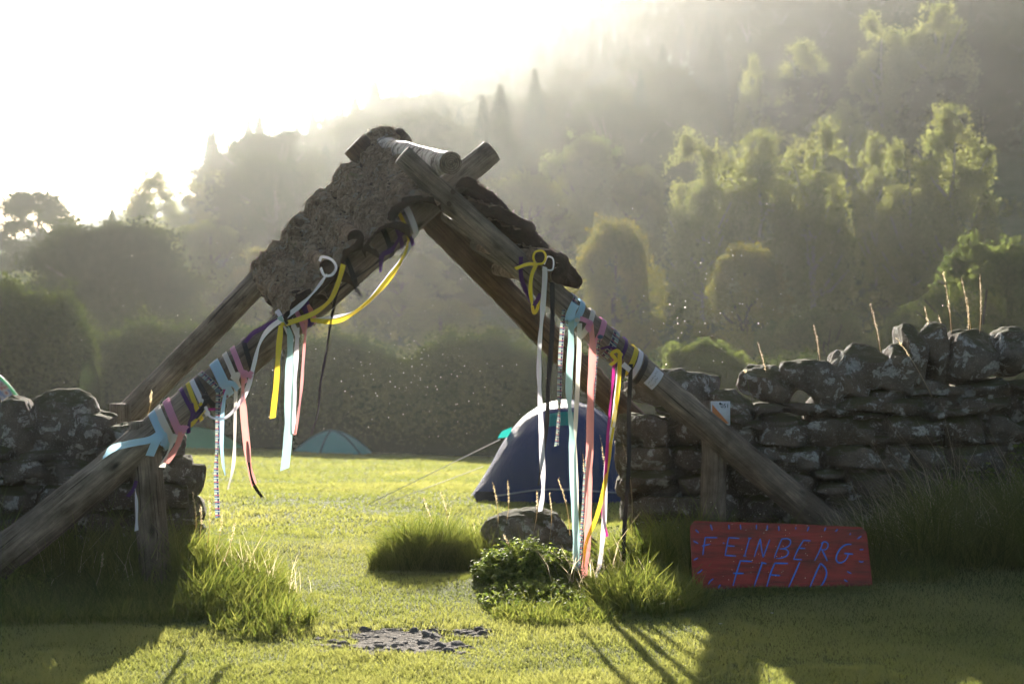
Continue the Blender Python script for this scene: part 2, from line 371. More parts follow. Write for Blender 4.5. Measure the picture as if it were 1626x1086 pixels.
def crown_points(kind, n, h, wd, seed):
    """leaf positions of a crown as leafy twigs grouped in clumps; tree stands at the origin"""
    r = np.random.default_rng(seed)
    if kind == 'conifer':
        t = r.random(n)**.75; z = h*(.12+.88*(1-(1-t)))
        z = h*(.10+.90*t)
        tier = np.floor(z/h*16); f = (z/h*16-tier)
        rad = wd*.5*(1-z/h)**.85*(1.12-.55*f)+.04*h*(1-z/h)*0
        k = r.integers(0, 9, n); a = k/9*6.283+tier*1.7+r.normal(0, .16, n)
        q = r.random(n)**.6
        p = np.stack([np.cos(a)*rad*q, np.sin(a)*rad*q, z-rad*q*.22], -1); return p
    lobes = []
    nl = {'round': 110, 'birch': 80, 'spread': 170, 'oval': 90}[kind]
    for i in range(nl):
        a = r.uniform(0, 6.283); q = r.random()**.36
        if kind == 'round': zz = r.uniform(.10, .90); rr = max(0, 1-(abs(zz-.48)/.46)**2.4)**.5
        elif kind == 'oval': zz = r.uniform(.08, .94); rr = max(0, 1-(abs(zz-.42)/.56)**1.9)**.6
        elif kind == 'birch': zz = r.uniform(.16, .96); rr = .30+.70*math.sin(min(1, (1-zz)/.62)*1.45)
        else: zz = .05+.87*r.random()**.7; rr = math.sqrt(max(0, 1-(zz/.98)**2.0))*1.05
        wob = 1+.16*math.sin(a*2+seed)+.16*math.sin(a*5+seed*2+zz*6)
        lobes.append((math.cos(a)*q*rr*wd*.44*wob, math.sin(a)*q*rr*wd*.44*wob, zz*h, r.uniform(.07, .14)*wd, r.uniform(.045, .09)*h))
    L = np.array(lobes)
    idx = r.integers(0, nl, n); L = L[idx]
    d = r.normal(size=(n, 3)); d /= np.linalg.norm(d, axis=1)[:, None]
    q = r.random(n)**.5*(1+.25*nz(d*3+L[:,:3],.9,seed%4,2))
    p = L[:, :3]+d*q[:, None]*np.stack([L[:, 3], L[:, 3], L[:, 4]], -1)
    p = p+r.normal(size=(n, 3))*(wd*np.where(r.random(n) < .25, .028, .010))[:, None]
    if kind == 'birch': # drooping curtains
        hang = r.random(n)**2*h*.13; st = np.round(p[:, :2]/(wd*.035))*(wd*.035)
        p[:, :2] = p[:, :2]*.35+st*.65; p[:, 2] -= hang
    # holes
    keep = nz(p, 5.5/wd, seed % 5, 2) > (-.25 if kind in ('birch', 'oval') else -.4)
    if kind == 'spread':
        m_ = n//3; d = r.normal(size=(m_, 3)); d[:, 2] = np.abs(d[:, 2]); d /= np.linalg.norm(d, axis=1)[:, None]; q = (.55+.37*r.random(m_))*(1+.10*nz(d*4, 1, 1, 3))
        p2 = d*q[:, None]*np.array([wd*.46, wd*.46, h*.86])+np.array([0, 0, h*.08]); return np.vstack([p[keep], p2])
    if kind in ('oval', 'round', 'birch'):   # low skirt so that no bare stem shows under full crowns
        m_ = n//6; a = r.uniform(0, 6.283, m_); q = np.sqrt(r.random(m_))*wd*.36; p2 = np.stack([np.cos(a)*q, np.sin(a)*q, h*r.uniform(.02, .4, m_)], -1); p2 = p2[nz(p2, 6/wd, 2, 2) > -.1]; return np.vstack([p[keep], p2])
    return p[keep]
TM = {}; 
def tree_meshes(key, kind, n, h, wd, leaf, mt, seed, bark='tree_bark'):
    p = crown_points(kind, n, h, wd, seed); r = np.random.default_rng(seed+1)
    V, F4, va = leaf_cards(p, leaf, .7, r=r)
    # light and dark clumps from leaf colour varying clump by clump
    va = np.clip(.5*va+.5*(.5+.8*nz(V, 4/wd, 1, 2)), 0, 1)
    cr = mesh_np('crown', V, F4, None, M[mt], attr=va); cme = cr.data; bpy.data.objects.remove(cr)
    mb = MB(); rr = random.Random(seed)
    tops = .8 if kind != 'conifer' else .97
    tr = [(0, 0, -.6)]+[(rr.uniform(-.03, .03)*wd*i/6, rr.uniform(-.03, .03)*wd*i/6, h*tops*i/6) for i in range(1, 7)]
    mb.add(*tube(tr, [h*(.022 if kind != 'birch' else .013)*(1.25-i/6.0) for i in range(7)], 7))
    if kind != 'conifer':
        for i in range(11):
            k = rr.randint(1, 4); a = rr.uniform(0, 6.28); b0 = Vector(tr[k]); ln = wd*rr.uniform(.25, .42)
            e = b0+Vector((math.cos(a)*ln, math.sin(a)*ln, h*rr.uniform(.12, .3))); md = (b0+e)/2+Vector((0, 0, -.03*h))
            mb.add(*tube([b0, md, e], [h*.010, h*.007, h*.003], 5))
    tk = mb.build('trunk', M[bark]); tme = tk.data; bpy.data.objects.remove(tk)
    TM[key] = (cme, tme, h, wd)
def tree(key, px, top, Y, width=None, name='tree', label='', group=None, sink=0, rz=None, cat='tree'):
    cme, tme, h, wd = TM[key]
    x = (px-813)/FP*Y; g = G(x, Y)-.1
    ztop = CAMZ-(top-HORY)/FP*Y; sz = (ztop-g)/h
    sx = (width/FP*Y)/wd if width else sz
    e = empty(name, (x, Y, g), random.uniform(0, 6.28) if rz is None else rz, label=label, cat=cat, group=group)
    for nm, me in (('crown', cme), ('trunk', tme)):
        c = bpy.data.objects.new(nm, me); col.objects.link(c); c.parent = e; c.scale = (sx, sx, sz)
    return e
tree_meshes('dark', 'spread', 90000, 6, 10, .17, 'leaf_dark', 11)
tree_meshes('round', 'round', 34000, 12, 9.5, .26, 'leaf_olive', 12)
tree_meshes('round2', 'round', 34000, 12, 9.5, .26, 'leaf_green', 13)
tree_meshes('autumn', 'oval', 22000, 12, 8.5, .27, 'leaf_autumn', 14)
tree_meshes('birch', 'birch', 30000, 15, 8, .23, 'leaf_birch', 15, 'pale_bark')
tree_meshes('birch2', 'birch', 30000, 15, 8, .23, 'leaf_birch', 25, 'pale_bark')
tree_meshes('conifer', 'conifer', 14000, 14, 6.5, .34, 'leaf_conifer', 16)
tree_meshes('conifer2', 'conifer', 12000, 12, 5.5, .34, 'leaf_conifer', 17)
tree_meshes('wood', 'round', 18000, 11, 11, .36, 'leaf_dark', 18)
tree_meshes('wood2', 'oval', 18000, 11, 10, .36, 'leaf_dark', 19)
tree_meshes('near', 'round', 60000, 8, 8, .19, 'leaf_green', 20)
tree_meshes('near2', 'oval', 60000, 8, 8, .19, 'leaf_green', 21)

T = [ # key, px, top row, distance, width px, name, label
 ('dark', 172, 352, 76, 330, 'broad_tree', 'broad dark low-domed tree standing behind the left end of the hedge'),
 ('wood', 60, 302, 140, 180, 'pale_tree', 'hazy pale tree rising above the dark domed tree at the far left'),
 ('birch2', 245, 266, 150, 120, 'pale_tree', 'tall loose pale tree just right of the dark domed tree top'),
 ('conifer', 178, 326, 175, 40, 'conifer', 'small lone hazy conifer between two pale trees on the left skyline'),
 ('round', 335, 344, 105, 150, 'tree', 'rounded olive tree between the dark domed tree and the bark roof'),
 ('autumn', 345, 272, 170, 110, 'pale_tree', 'faint feathery tree on the skyline left of the bark roof'),
 ('autumn', 430, 392, 92, 150, 'tree', 'olive and rust tree behind the back left pole'),
 ('wood', 560, 372, 110, 210, 'tree', 'hazy wide tree seen through the gate below the bark roof'),
 ('round', 640, 395, 95, 170, 'tree', 'mottled tree behind the yellow swag ribbon'),
 ('wood2', 730, 390, 105, 170, 'tree', 'dusky tree seen below the peak of the gate'),
 ('autumn', 500, 440, 80, 120, 'tree', 'low bronze tree right behind the hedge left of the gate opening'),
 ('round', 700, 470, 78, 170, 'tree', 'low green-brown tree just over the hedge in the gate opening'),
 ('round', 830, 262, 112, 170, 'hill_tree', 'pale hillside tree right of the gate peak'),
 ('round2', 925, 205, 128, 150, 'hill_tree', 'tall pale hillside tree right above the yellowish tree'),
 ('round', 1010, 255, 122, 120, 'hill_tree', 'smaller pale hillside tree between the gate and the birches'),
 ('wood2', 845, 305, 118, 130, 'hill_tree', 'hazy tree directly behind the bark ends of the right roof'),
 ('autumn', 975, 343, 74, 175, 'yellowing_tree', 'yellowing tree with open crown above the right pole and ribbons'),
 ('birch', 1115, 192, 95, 150, 'birch_tree', 'pale leaning birch at the left of the hillside birch group'),
 ('birch2', 1205, 205, 96, 170, 'birch_tree', 'broad birch in the middle of the hillside birch group'),
 ('birch', 1292, 184, 95, 150, 'birch_tree', 'tall birch at the right of the three-birch group'),
 ('birch2', 1392, 210, 104, 90, 'birch_tree', 'slim birch in the gap between two hillside birch groups'),
 ('birch', 1445, 215, 97, 120, 'birch_tree', 'shorter birch touching the tallest birch on the right hillside'),
 ('birch2', 1512, 165, 95, 150, 'birch_tree', 'tallest weeping birch on the right hillside'),
 ('birch', 1195, 84, 165, 70, 'birch_tree', 'narrow pale birch high on the slope against the dark wood'),
 ('birch2', 1275, 64, 168, 110, 'birch_tree', 'round pale birch high on the slope right of the narrow one'),
 ('birch', 1400, 14, 170, 120, 'birch_tree', 'pale birch at the top edge of the picture, left of its pair'),
 ('birch2', 1485, 4, 172, 140, 'birch_tree', 'pale birch at the top edge of the picture, right of its pair'),
 ('birch', 1345, 150, 145, 90, 'birch_tree', 'dim birch just above the birch groups'),
 ('autumn', 1185, 384, 76, 170, 'bronze_tree', 'bronze-topped tree low on the slope above the gap in the wall'),
 ('near', 1310, 478, 66, 190, 'green_tree', 'bright green rounded tree behind the wall coping'),
 ('near', 1235, 500, 70, 90, 'green_tree', 'small green tree leaning on the bright rounded tree'),
 ('near2', 1560, 378, 58, 260, 'green_tree', 'yellow-green tree with rusty top behind the right wall end'),
 ('near', 1455, 470, 62, 130, 'green_tree', 'green shoulder-high tree between the two bright trees behind the wall'),
 ('near', 1110, 528, 47, 200, 'hedge_tree', 'bushy hedgerow tree rising right of the gate above the wall end'),
 ('near2', 1640, 440, 62, 200, 'green_tree', 'leafy tree cut by the right edge of the picture'),
]
for k, px, top, Y, wpx, nm, lb in T: tree(k, px, top, Y, wpx, nm, lb)
# bare dead tree behind the roof's lower edge
def bare_tree():
    x = (440-813)/FP*86; e = empty('bare_tree', (x, 86, G(x, 86)), label='leafless branching tree left of the bark roof', cat='tree')
    mb = MB(); rr = random.Random(5)
    def br(p, d, ln, r0, lev):
        pts = [p]; q = Vector(p)
        for i in range(4): d = (d+Vector((rr.uniform(-.25, .25), rr.uniform(-.25, .25), rr.uniform(-.05, .2)))).normalized(); q = q+d*ln/4; pts.append(q.copy())
        mb.add(*tube(pts, [r0*(1-.15*i) for i in range(5)], 5))
        if lev: 
            for k in range(4): br(pts[rr.randint(2, 4)], (d+Vector((rr.uniform(-.9, .9), rr.uniform(-.9, .9), rr.uniform(-.1, .5)))).normalized(), ln*.62, r0*.5, lev-1)
    br(Vector((0, 0, -.3)), Vector((0, 0, 1)), 5.5, .13, 4); o = mb.build('trunk', M['tree_bark'], e)
bare_tree()
# the wood that covers the upper hill
cnt = 0
rw = random.Random(3)
spots = []
while len(spots) < 500:
    Y = rw.uniform(130, 405); px = rw.uniform(330, 1700); x = (px-813)/FP*Y
    if Y < 165 and px > 1040: continue
    if Y < 150 and px > 880: continue
    if px < 430 and Y < 190: continue
    if rw.random() > (Y/405)**.6: continue
    md = 5.6
    if all((x-a)**2+(Y-b)**2 > md*md for a, b, *_ in spots): spots.append((x, Y, px))
for x, Y, px in spots:
    con = rw.random() < (.75 if Y > 260 else .25)
    key = rw.choice(['conifer', 'conifer2']) if con else rw.choice(['wood', 'wood2', 'wood2'])
    cme, tme, h, wd = TM[key]; s = rw.uniform(.6, 1.15)
    rs = rw.uniform(.85, 1.3)
    e = empty('conifer' if con else 'wood_tree', (x, Y, G(x, Y)-.2), rw.uniform(0, 6.28),
              label='hazy dark conifer of the wood on the hillside' if con else 'hazy broadleaf tree of the wood on the hillside',
              cat='tree', group='conifers of the hill wood' if con else 'broadleaf trees of the hill wood')
    for nm, me in (('crown', cme), ('trunk', tme)):
        c = bpy.data.objects.new(nm, me); col.objects.link(c); c.parent = e; c.scale = (s*rs, s*rs, s)
# bracken and scrub over the open slope
n = 60000; Y = rng.uniform(66, 250, n); px = rng.uniform(-100, 1750, n); x = (px-813)/FP*Y
cl = nz(np.stack([x, Y, 0*x], -1), .13, 2, 3); k = cl > .05; x, Y, cl = x[k], Y[k], cl[k]
pp = np.stack([x, Y, gz(x, Y)+rng.random(len(x))*np.clip(cl, 0, .8)*2.6], -1)
V, F4, va = leaf_cards(pp, .6, .7); o = mesh_np('scrub', V, F4, None, M['leaf_olive'], attr=va); tagit(o, kind='stuff')

# ------------------------------------------------------------------ hedge behind the field
def hedge(name, label, x0, x1, Yc, tops, thick, nleaf, mt, leaf=.13, seed=1):
    """tops: list of (x, z of top)"""
    r = np.random.default_rng(seed); tx, tz = zip(*tops)
    def top(x): 
        p = np.stack([x, 0*x, 0*x], -1)
        return np.interp(x, tx, tz)+nz(p, .9, 0, 3)*.5+nz(p, 2.7, 1, 2)*.22
    e = empty(name, ((x0+x1)/2, Yc, G((x0+x1)/2, Yc)), label=label, cat='hedge')
    ox, oy, oz = e.location
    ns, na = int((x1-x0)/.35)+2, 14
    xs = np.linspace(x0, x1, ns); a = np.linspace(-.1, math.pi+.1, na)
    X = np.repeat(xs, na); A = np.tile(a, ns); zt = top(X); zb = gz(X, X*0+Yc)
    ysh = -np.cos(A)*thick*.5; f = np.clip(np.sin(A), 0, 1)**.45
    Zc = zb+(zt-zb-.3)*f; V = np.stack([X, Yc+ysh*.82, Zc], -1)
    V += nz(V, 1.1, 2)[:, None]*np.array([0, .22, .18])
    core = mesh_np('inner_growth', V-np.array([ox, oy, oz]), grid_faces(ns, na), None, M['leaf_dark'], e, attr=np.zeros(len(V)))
    n = nleaf; X = r.uniform(x0, x1, n); A = math.pi*r.beta(1, 1.25, n); zt = top(X); zb = gz(X, X*0+Yc)
    q = .88+.2*r.random(n)
    ysh = -np.cos(A)*thick*.5*q; Z = zb+(zt-zb)*np.clip(np.sin(A), 0, 1)**.45*q
    p = np.stack([X, Yc+ysh, Z], -1); nn = nz(p, .9, 3, 3); p[:, 1] -= nn*.30*np.cos(A); p[:, 2] += nn*.22
    spr = r.random(n) < .14; p[spr, 2] += r.random(spr.sum())**1.5*.6
    V, F4, va = leaf_cards(p, leaf, .65, r=r); va = np.clip(.5*va+.5*(.5+nz(V, .8, 1)), 0, 1)
    mesh_np('foliage', V-np.array([ox, oy, oz]), F4, None, M[mt], e, attr=va)
def zrow(row, Y): return CAMZ-(row-HORY)/FP*Y
hx = lambda px, Y=52: (px-813)/FP*Y
hedge('hedge', 'long dark hedge along the far side of the tent field', hx(90), hx(1300), 52,
      [(hx(p), zrow(r_, 52)) for p, r_ in ((90, 540), (160, 545), (230, 532), (330, 525), (420, 520), (500, 545), (560, 540), (640, 560), (720, 545), (800, 552), (900, 575), (1000, 570), (1060, 590), (1300, 590))], 3.0, 90000, 'leaf_hedge', .15, 2)
hedge('hedge', 'taller dark hedge end at the left edge behind the boulders', hx(-260, 44), hx(142, 44), 44,
      [(hx(p, 44), zrow(r_, 44)) for p, r_ in ((-260, 470), (0, 478), (60, 478), (110, 488), (142, 560))], 3.0, 36000, 'leaf_hedge', .13, 3)
# ------------------------------------------------------------------ stones
def _cube_sphere(n):
    g = np.linspace(-1, 1, n); idx = {}; V = []; F = []
    def vid(p):
        k = tuple(np.round(p, 5))
        if k not in idx: idx[k] = len(V); V.append(k)
        return idx[k]
    for ax in range(3):
        for s in (-1, 1):
            for i in range(n-1):
                for j in range(n-1):
                    q = []
                    for a, b in ((i, j), (i+1, j), (i+1, j+1), (i, j+1)):
                        p = [0, 0, 0]; p[ax] = s; p[(ax+1) % 3] = g[a]; p[(ax+2) % 3] = g[b]; q.append(vid(p))
                    F.append(q if s > 0 else q[::-1])
    return np.array(V), np.array(F)
CS = {n: _cube_sphere(n) for n in (5, 9, 15, 23)}
def stone(c, half, res=9, boxy=.80, cuts=11, rough=.035, rot=None, r=rng, seed=None):
    """an irregular faceted stone: a rounded box cut by random planes; V,F in world space"""
    V0, Fc = CS[res]; sph = V0/np.linalg.norm(V0, axis=1)[:, None]
    V = V0*boxy*.93+sph*(1-boxy)*1.12
    for i in range(cuts):
        d = r.normal(size=3); d /= np.linalg.norm(d); k = r.uniform(.70, 1.0); m = V@d; ov = np.clip(m-k, 0, None)
        V = V-ov[:, None]*d*.92
    sh = r.uniform(-.16, .16, 2); V[:, 0] += V[:, 2]*sh[0]; V[:, 2] += V[:, 0]*sh[1]
    V = V*np.asarray(half)
    off = r.uniform(-9, 9, 3); nn = V/(np.linalg.norm(V, axis=1)[:, None]+1e-6)
    sz = float(np.mean(half))
    V = V+nn*((nz(V/sz+off, 1.1, 0, 3)*sz*.13)+(nz(V+off, 14, 2, 3)*rough*.35))[:, None]
    if rot is not None:
        V = V@np.array(Matrix.Rotation(rot, 3, 'Y')).T
    return V+np.asarray(c), Fc

# walls are laid in their own frame: s along the wall, z up; origin+dir maps them to the world
def wall(name, label, O, D, s0, s1, ztop, zbot, thick, seed, copes, course=(.11, .21), wl=(.16, .50), end0=True):
    r = np.random.default_rng(seed); D = np.array([*D, 0.]); D /= np.linalg.norm(D); Nn = np.array([D[1], -D[0], 0])  # towards the camera
    O = np.array([O[0], O[1], 0.])
    e = empty(name, tuple(O+D*(s0+s1)/2+np.array([0, 0, .05])), label=label, cat='stone wall'); base = np.array(e.location)
    rotz = math.atan2(D[1], D[0]); RZ = np.array(Matrix.Rotation(rotz, 3, 'Z'))
    def put(V): return V@RZ.T+O-base
    mb = MB()
    z = zbot
    maxtop = max(ztop(s) for s in np.linspace(s0, s1, 30))
    lvl = 0
    while z < maxtop:
        h = r.uniform(*course)*(1.25 if lvl < 2 else 1)
        s = s0+r.uniform(-.02, .06) if end0 else s0-r.uniform(0, .2)
        while s < s1:
            w = r.uniform(*wl)*(1.15 if lvl < 2 else 1); w = min(w, s1-s+(0 if end0 else r.uniform(0, .05)))
            if w < .08: break
            zt = ztop(s+w/2)
            if z+h*.35 < zt:
                hh = min(h, max(zt-z, .05))*r.uniform(.90, 1.04)
                batter = .10*(1-(z-zbot)/1.2)
                # a face stone on each side
                for sd in (-1, 1):
                    dp = thick*.5
                    yc = sd*(thick*.27+batter*.5)+r.uniform(-.025, .025)
                    split = (sd == -1 and r.random() < .10 and hh > .15)
                    rz_ = r.uniform(-.07, .07)
                    if split:
                        for q in (0, 1):
                            V, Fc = stone((s+w/2, yc, z+hh*(.25+.5*q)), (w*.5*.99, dp*.55, hh*.25), 9, r=r, rot=rz_*.5)
                            mb.add(put(V), Fc)
                    else:
                        V, Fc = stone((s+w/2, yc, z+hh/2), (w*.5*1.0, dp*.55, hh*.5*1.02), 15 if sd < 0 else 5, rough=.06, r=r, rot=rz_)
                        mb.add(put(V), Fc)
            s += w*.985
        z += h*.97; lvl += 1
    # small pinning stones in the joints
    for i in range(int((s1-s0)*26)):
        s = r.uniform(s0+.05, s1); zz = r.uniform(zbot, ztop(s)-.05); a = r.uniform(.02, .06)
        V, Fc = stone((s, -(thick*.5+.0)+r.uniform(-.01, .05), zz), (a*1.4, .06, a*.6), 5, r=r); mb.add(put(V), Fc)
    # hearting inside
    ns = int((s1-s0)/.25)+2
    for i in range(ns):
        s = s0+.14+(s1-s0-.2)*i/(ns-1); zt = ztop(s)-.16
        zz = zbot
        while zz < zt:
            V, Fc = stone((s, 0, zz+.12), (.16, thick*.34, .14), 5, r=r); mb.add(put(V), Fc); zz += .2
    mb.build('coursed_stones', M['stone'], e)
    for (sc_, zc, hw, hh, rt, bx) in copes:
        V, Fc = stone((sc_, r.uniform(-.02, .02), zc), (hw, thick*.5*r.uniform(.8, 1.0), hh), 23, boxy=bx, cuts=8 if bx > .42 else 2, rough=.05, rot=rt, r=r)
        mesh_np('coping_stone', put(V), Fc, None, M['stone_cope'], e)
    return e
# right wall: photo px -> (s, z)
WRO = (.79, 10.62); WRD = (1, -.03)
def wr(px, row): 
    k = (px-813)/FP; s = (k*WRO[1]-WRO[0])/(WRD[0]-k*WRD[1]); Y = WRO[1]+WRD[1]*s
    return s, CAMZ-(row-HORY)/FP*(Y-.28), Y
def cop(fn, cx, cy, wpx, hpx, rot, bx=.5):
    s, z, Y = fn(cx, cy); return (s, z, wpx/2/FP*Y, hpx/2/FP*Y, rot, bx)
tr_ = [(985, 668), (1040, 640), (1100, 640), (1170, 648), (1200, 640), (1300, 640), (1400, 620), (1500, 612), (1626, 600), (1900, 590)]
_s = [wr(a, b)[0] for a, b in tr_]; _z = [wr(a, b)[1] for a, b in tr_]
copR = [cop(wr, 1078, 617, 124, 66, .04, .5), cop(wr, 1030, 622, 80, 40, .35, .5), cop(wr, 1160, 645, 74, 52, .05, .6),
        cop(wr, 1222, 610, 92, 58, .30, .55), cop(wr, 1290, 602, 110, 66, .42, .5), cop(wr, 1345, 595, 72, 70, .3, .5), cop(wr, 1372, 582, 70, 66, .55, .5),
        cop(wr, 1425, 582, 56, 92, .45, .6), cop(wr, 1449, 566, 30, 104, -.25, .6), cop(wr, 1482, 568, 54, 106, -.12, .5),
        cop(wr, 1536, 567, 84, 88, .10, .35), cop(wr, 1602, 556, 66, 72, .1, .25), cop(wr, 1668, 560, 70, 70, -.1, .4), cop(wr, 1740, 560, 70, 76, .3, .5), cop(wr, 1810, 560, 60, 80, -.2, .5), cop(wr, 1880, 556, 70, 76, .2, .5),
        cop(wr, 1560, 618, 100, 34, .02, .7), cop(wr, 1480, 618, 60, 32, 0, .7)]
wall('stone_wall', 'mossy dry stone wall running off to the right behind the red board', WRO, WRD, 0, 5.6,
     lambda s: float(np.interp(s, _s, _z)), G(1.5, 10.4)-.12, .56, 21, copR, course=(.12, .25), wl=(.18, .56))
# left wall
WLO = (-2.20, 9.78); WLD = (-1, -.20)
def wl_(px, row):
    k = (px-813)/FP; s = (k*WLO[1]-WLO[0])/(WLD[0]-k*WLD[1]); Y = WLO[1]+WLD[1]*s
    return s*math.hypot(1, WLD[1]), CAMZ-(row-HORY)/FP*(Y-.26), Y
tl_ = [(300, 735), (255, 720), (205, 700), (160, 712), (60, 712), (0, 705), (-300, 690)]
_sl = [wl_(a, b)[0] for a, b in tl_]; _zl = [wl_(a, b)[1] for a, b in tl_]
def copl(*a):
    c = cop(wl_, *a); return (c[0], c[1], c[2], c[3], -a[4] if False else a[4], c[5])
copL = [copl(104, 674, 104, 100, .1, .25), copl(142, 690, 60, 70, .3, .4), copl(28, 680, 58, 96, -.25, .4), copl(48, 694, 30, 36, 0, .3), copl(-30, 668, 60, 90, .2, .4), copl(-100, 664, 80, 86, 0, .4),
        copl(200, 694, 84, 40, 0, .6), copl(262, 712, 62, 52, .05, .6)]
# the left wall's own axis runs from right to left, so mirror D for building
Dl = np.array([1, .20]); Dl = Dl/np.linalg.norm(Dl)
wall('stone_wall', 'shaded dry stone wall with big round boulders on top at the left edge', WLO, tuple(Dl), -2.9, 0,
     lambda s: float(np.interp(-s, _sl, _zl)), G(-2.6, 9.6)-.12, .52, 33, [(-a, b, c, d, e_, f) for a, b, c, d, e_, f in copL], end0=False)
# low broken stones at the left wall's foot, seen in the gap at its end
e = None
for (px, row, wd, hh, lb) in ((298, 858, 44, 34, 'dark footing stone jutting from the end of the left wall'),):
    p = P(px, row, 9.5); V, Fc = stone((0, 0, 0), (wd/2/FP*9.5, .16, hh/2/FP*9.5), 15)
    o = mesh_np('footing_stone', V, Fc, None, M['stone']); o.location = p; tagit(o, lb, 'stone')

# boulder in the field
yb = 10.7; x = (826-813)/FP*yb
V1, F1 = stone((0, 0, .10), (.31, .27, .27), 23, .15, 3, .06); V2, F2 = stone((.34, -.04, .04), (.22, .2, .17), 15, .2, 3, .05)
mb = MB(); mb.add(V1, F1); mb.add(V2, F2)
o = mb.build('boulder', M['rock']); o.location = (x, yb, G(x, yb)+.05); tagit(o, 'grey humped boulder in the grass before the blue tent', 'boulder')

# worn patch of earth and rubble in the gateway
pc = (-.63, 7.64); pr = (.41, .40)
def patch_mask(x, y):
    q = np.stack([x, y, 0*x], -1).reshape(-1, 3)
    return np.sqrt(((x-pc[0])/pr[0])**2+((y-pc[1])/pr[1])**2)+nz(q, 7.5, 2, 3).reshape(x.shape)*.8
gx = np.arange(-1.4, .1, .025); gy = np.arange(6.8, 8.5, .025); X, Y = np.meshgrid(gx, gy); mk = patch_mask(X, Y)
Z = gz(X, Y)+np.where(mk < 1.05, .006, -.02)+nz(np.stack([X, Y, 0*X], -1).reshape(-1, 3), 18, 1, 3).reshape(X.shape)*.006
o = mesh_np('worn_earth', np.stack([X, Y, Z], -1).reshape(-1, 3), grid_faces(len(gy), len(gx)), None, M['dirt']); tagit(o, kind='structure')
mb = MB(); r = np.random.default_rng(5); c = 0
while c < 700:
    x, y = r.uniform(-1.25, -.1), r.uniform(7.0, 8.3)
    if patch_mask(np.array([x]), np.array([y]))[0] > 1.0: continue
    a = r.uniform(.004, .016); V, Fc = stone((x, y, G(x, y)+.003), (a*1.3, a, a*.45), 5, rough=.0, r=r); mb.add(V, Fc); c += 1
o = mb.build('gravel', M['rubble']); tagit(o, kind='stuff')
ck = 0; protos = []
for i in range(6):
    V, Fc = stone((0, 0, 0), (.045, .035, .022), 9, rough=.01, r=r); oo = mesh_np('path_stone', V, Fc, None, M['rubble']); protos.append(oo.data); bpy.data.objects.remove(oo)
while ck < 60:
    x, y = r.uniform(-1.25, -.05), r.uniform(6.95, 8.3); d = patch_mask(np.array([x]), np.array([y]))[0]
    if d > 1.3 or r.random() < max(0, d-.8)*1.2: continue
    o = bpy.data.objects.new('path_stone', protos[ck % 6]); col.objects.link(o); s = r.uniform(.4, .95); o.scale = (s, s, s)
    o.location = (x, y, G(x, y)+.008*s); o.rotation_euler = (r.uniform(-.3, .3), r.uniform(-.3, .3), r.uniform(0, 6.28))
    tagit(o, 'small grey stone lying in the worn earth of the gateway', 'stone', 'loose stones in the worn gateway patch'); ck += 1

# ------------------------------------------------------------------ the log arch
arch = empty('log_arch', (F(700, 940).x, F(700, 940).y, 0), label='rustic gate of crossed poles with a bark roof and a birch ridge log', cat='gate')
AO = np.array(arch.location)
def log(name, a, b, ra, rb, mt, bend=.02, seed=0, knots=6, n=22, res=60, sag=0, end=None):
    """pole from a to b built along its own Z; part of the arch"""
    a, b = Vector(a), Vector(b); L = (b-a).length; r = np.random.default_rng(seed)
    t = np.linspace(0, 1, res); ang = np.linspace(0, 2*np.pi, n, endpoint=False)
    cx = nz(np.stack([t*2, 0*t+seed, 0*t], -1), 1.0, 0, 2)*bend; cyy = nz(np.stack([t*2, 0*t+seed+5, 0*t], -1), 1.0, 1, 2)*bend
    f = np.clip(np.minimum(t, 1-t)*8, 0, 1); cx *= f; cyy *= f
    dl = (b-a).to_track_quat('Z', 'Y').inverted() @ Vector((0, 0, -sag)); cx += dl.x*4*t*(1-t); cyy += dl.y*4*t*(1-t)
    rad = ra+(rb-ra)*t
    T_, A = np.meshgrid(t, ang, indexing='ij')
    q = np.stack([np.cos(A)*1.2, np.sin(A)*1.2, T_*L*.9+seed*3], -1).reshape(-1, 3)
    rr = rad[:, None]*(1+.05*nz(q, 1.3, 2, 3).reshape(A.shape)+.035*nz(q, 5, 3, 2).reshape(A.shape))
    for k in range(knots):
        tk, ak = r.uniform(.05, .95), r.uniform(0, 6.28); dd = ((T_-tk)*L/.035)**2+(np.angle(np.exp(1j*(A-ak)))/.33)**2
        rr = rr+r.uniform(.010, .024)*np.exp(-dd)
    V = np.stack([cx[:, None]+np.cos(A)*rr, cyy[:, None]+np.sin(A)*rr, T_*L], -1).reshape(-1, 3)
    F4 = grid_faces(res, n, True); F3 = []; mi = None
    m = len(V); caps_v = [(0, 0, -.004), (0, 0, L+.004)]
    V = np.vstack([V, caps_v])
    for j in range(n): F3.append((m, (j+1) % n, j)); F3.append((m+1, m-n+j, m-n+(j+1) % n))
    o = mesh_np(name, V, F4, F3, [mt, end or M['cut_end']], arch)
    me = o.data; idx = np.zeros(len(me.polygons), dtype=np.int32); idx[len(F4):] = 1; me.polygons.foreach_set('material_index', idx)
    sm_ = np.ones(len(me.polygons), dtype=bool); sm_[len(F4):] = False; me.polygons.foreach_set('use_smooth', sm_)
    e1 = me.attributes.get('sharp_edge')
    o.rotation_euler = (b-a).to_track_quat('Z', 'Y').to_euler(); o.location = a-arch.location
    return o
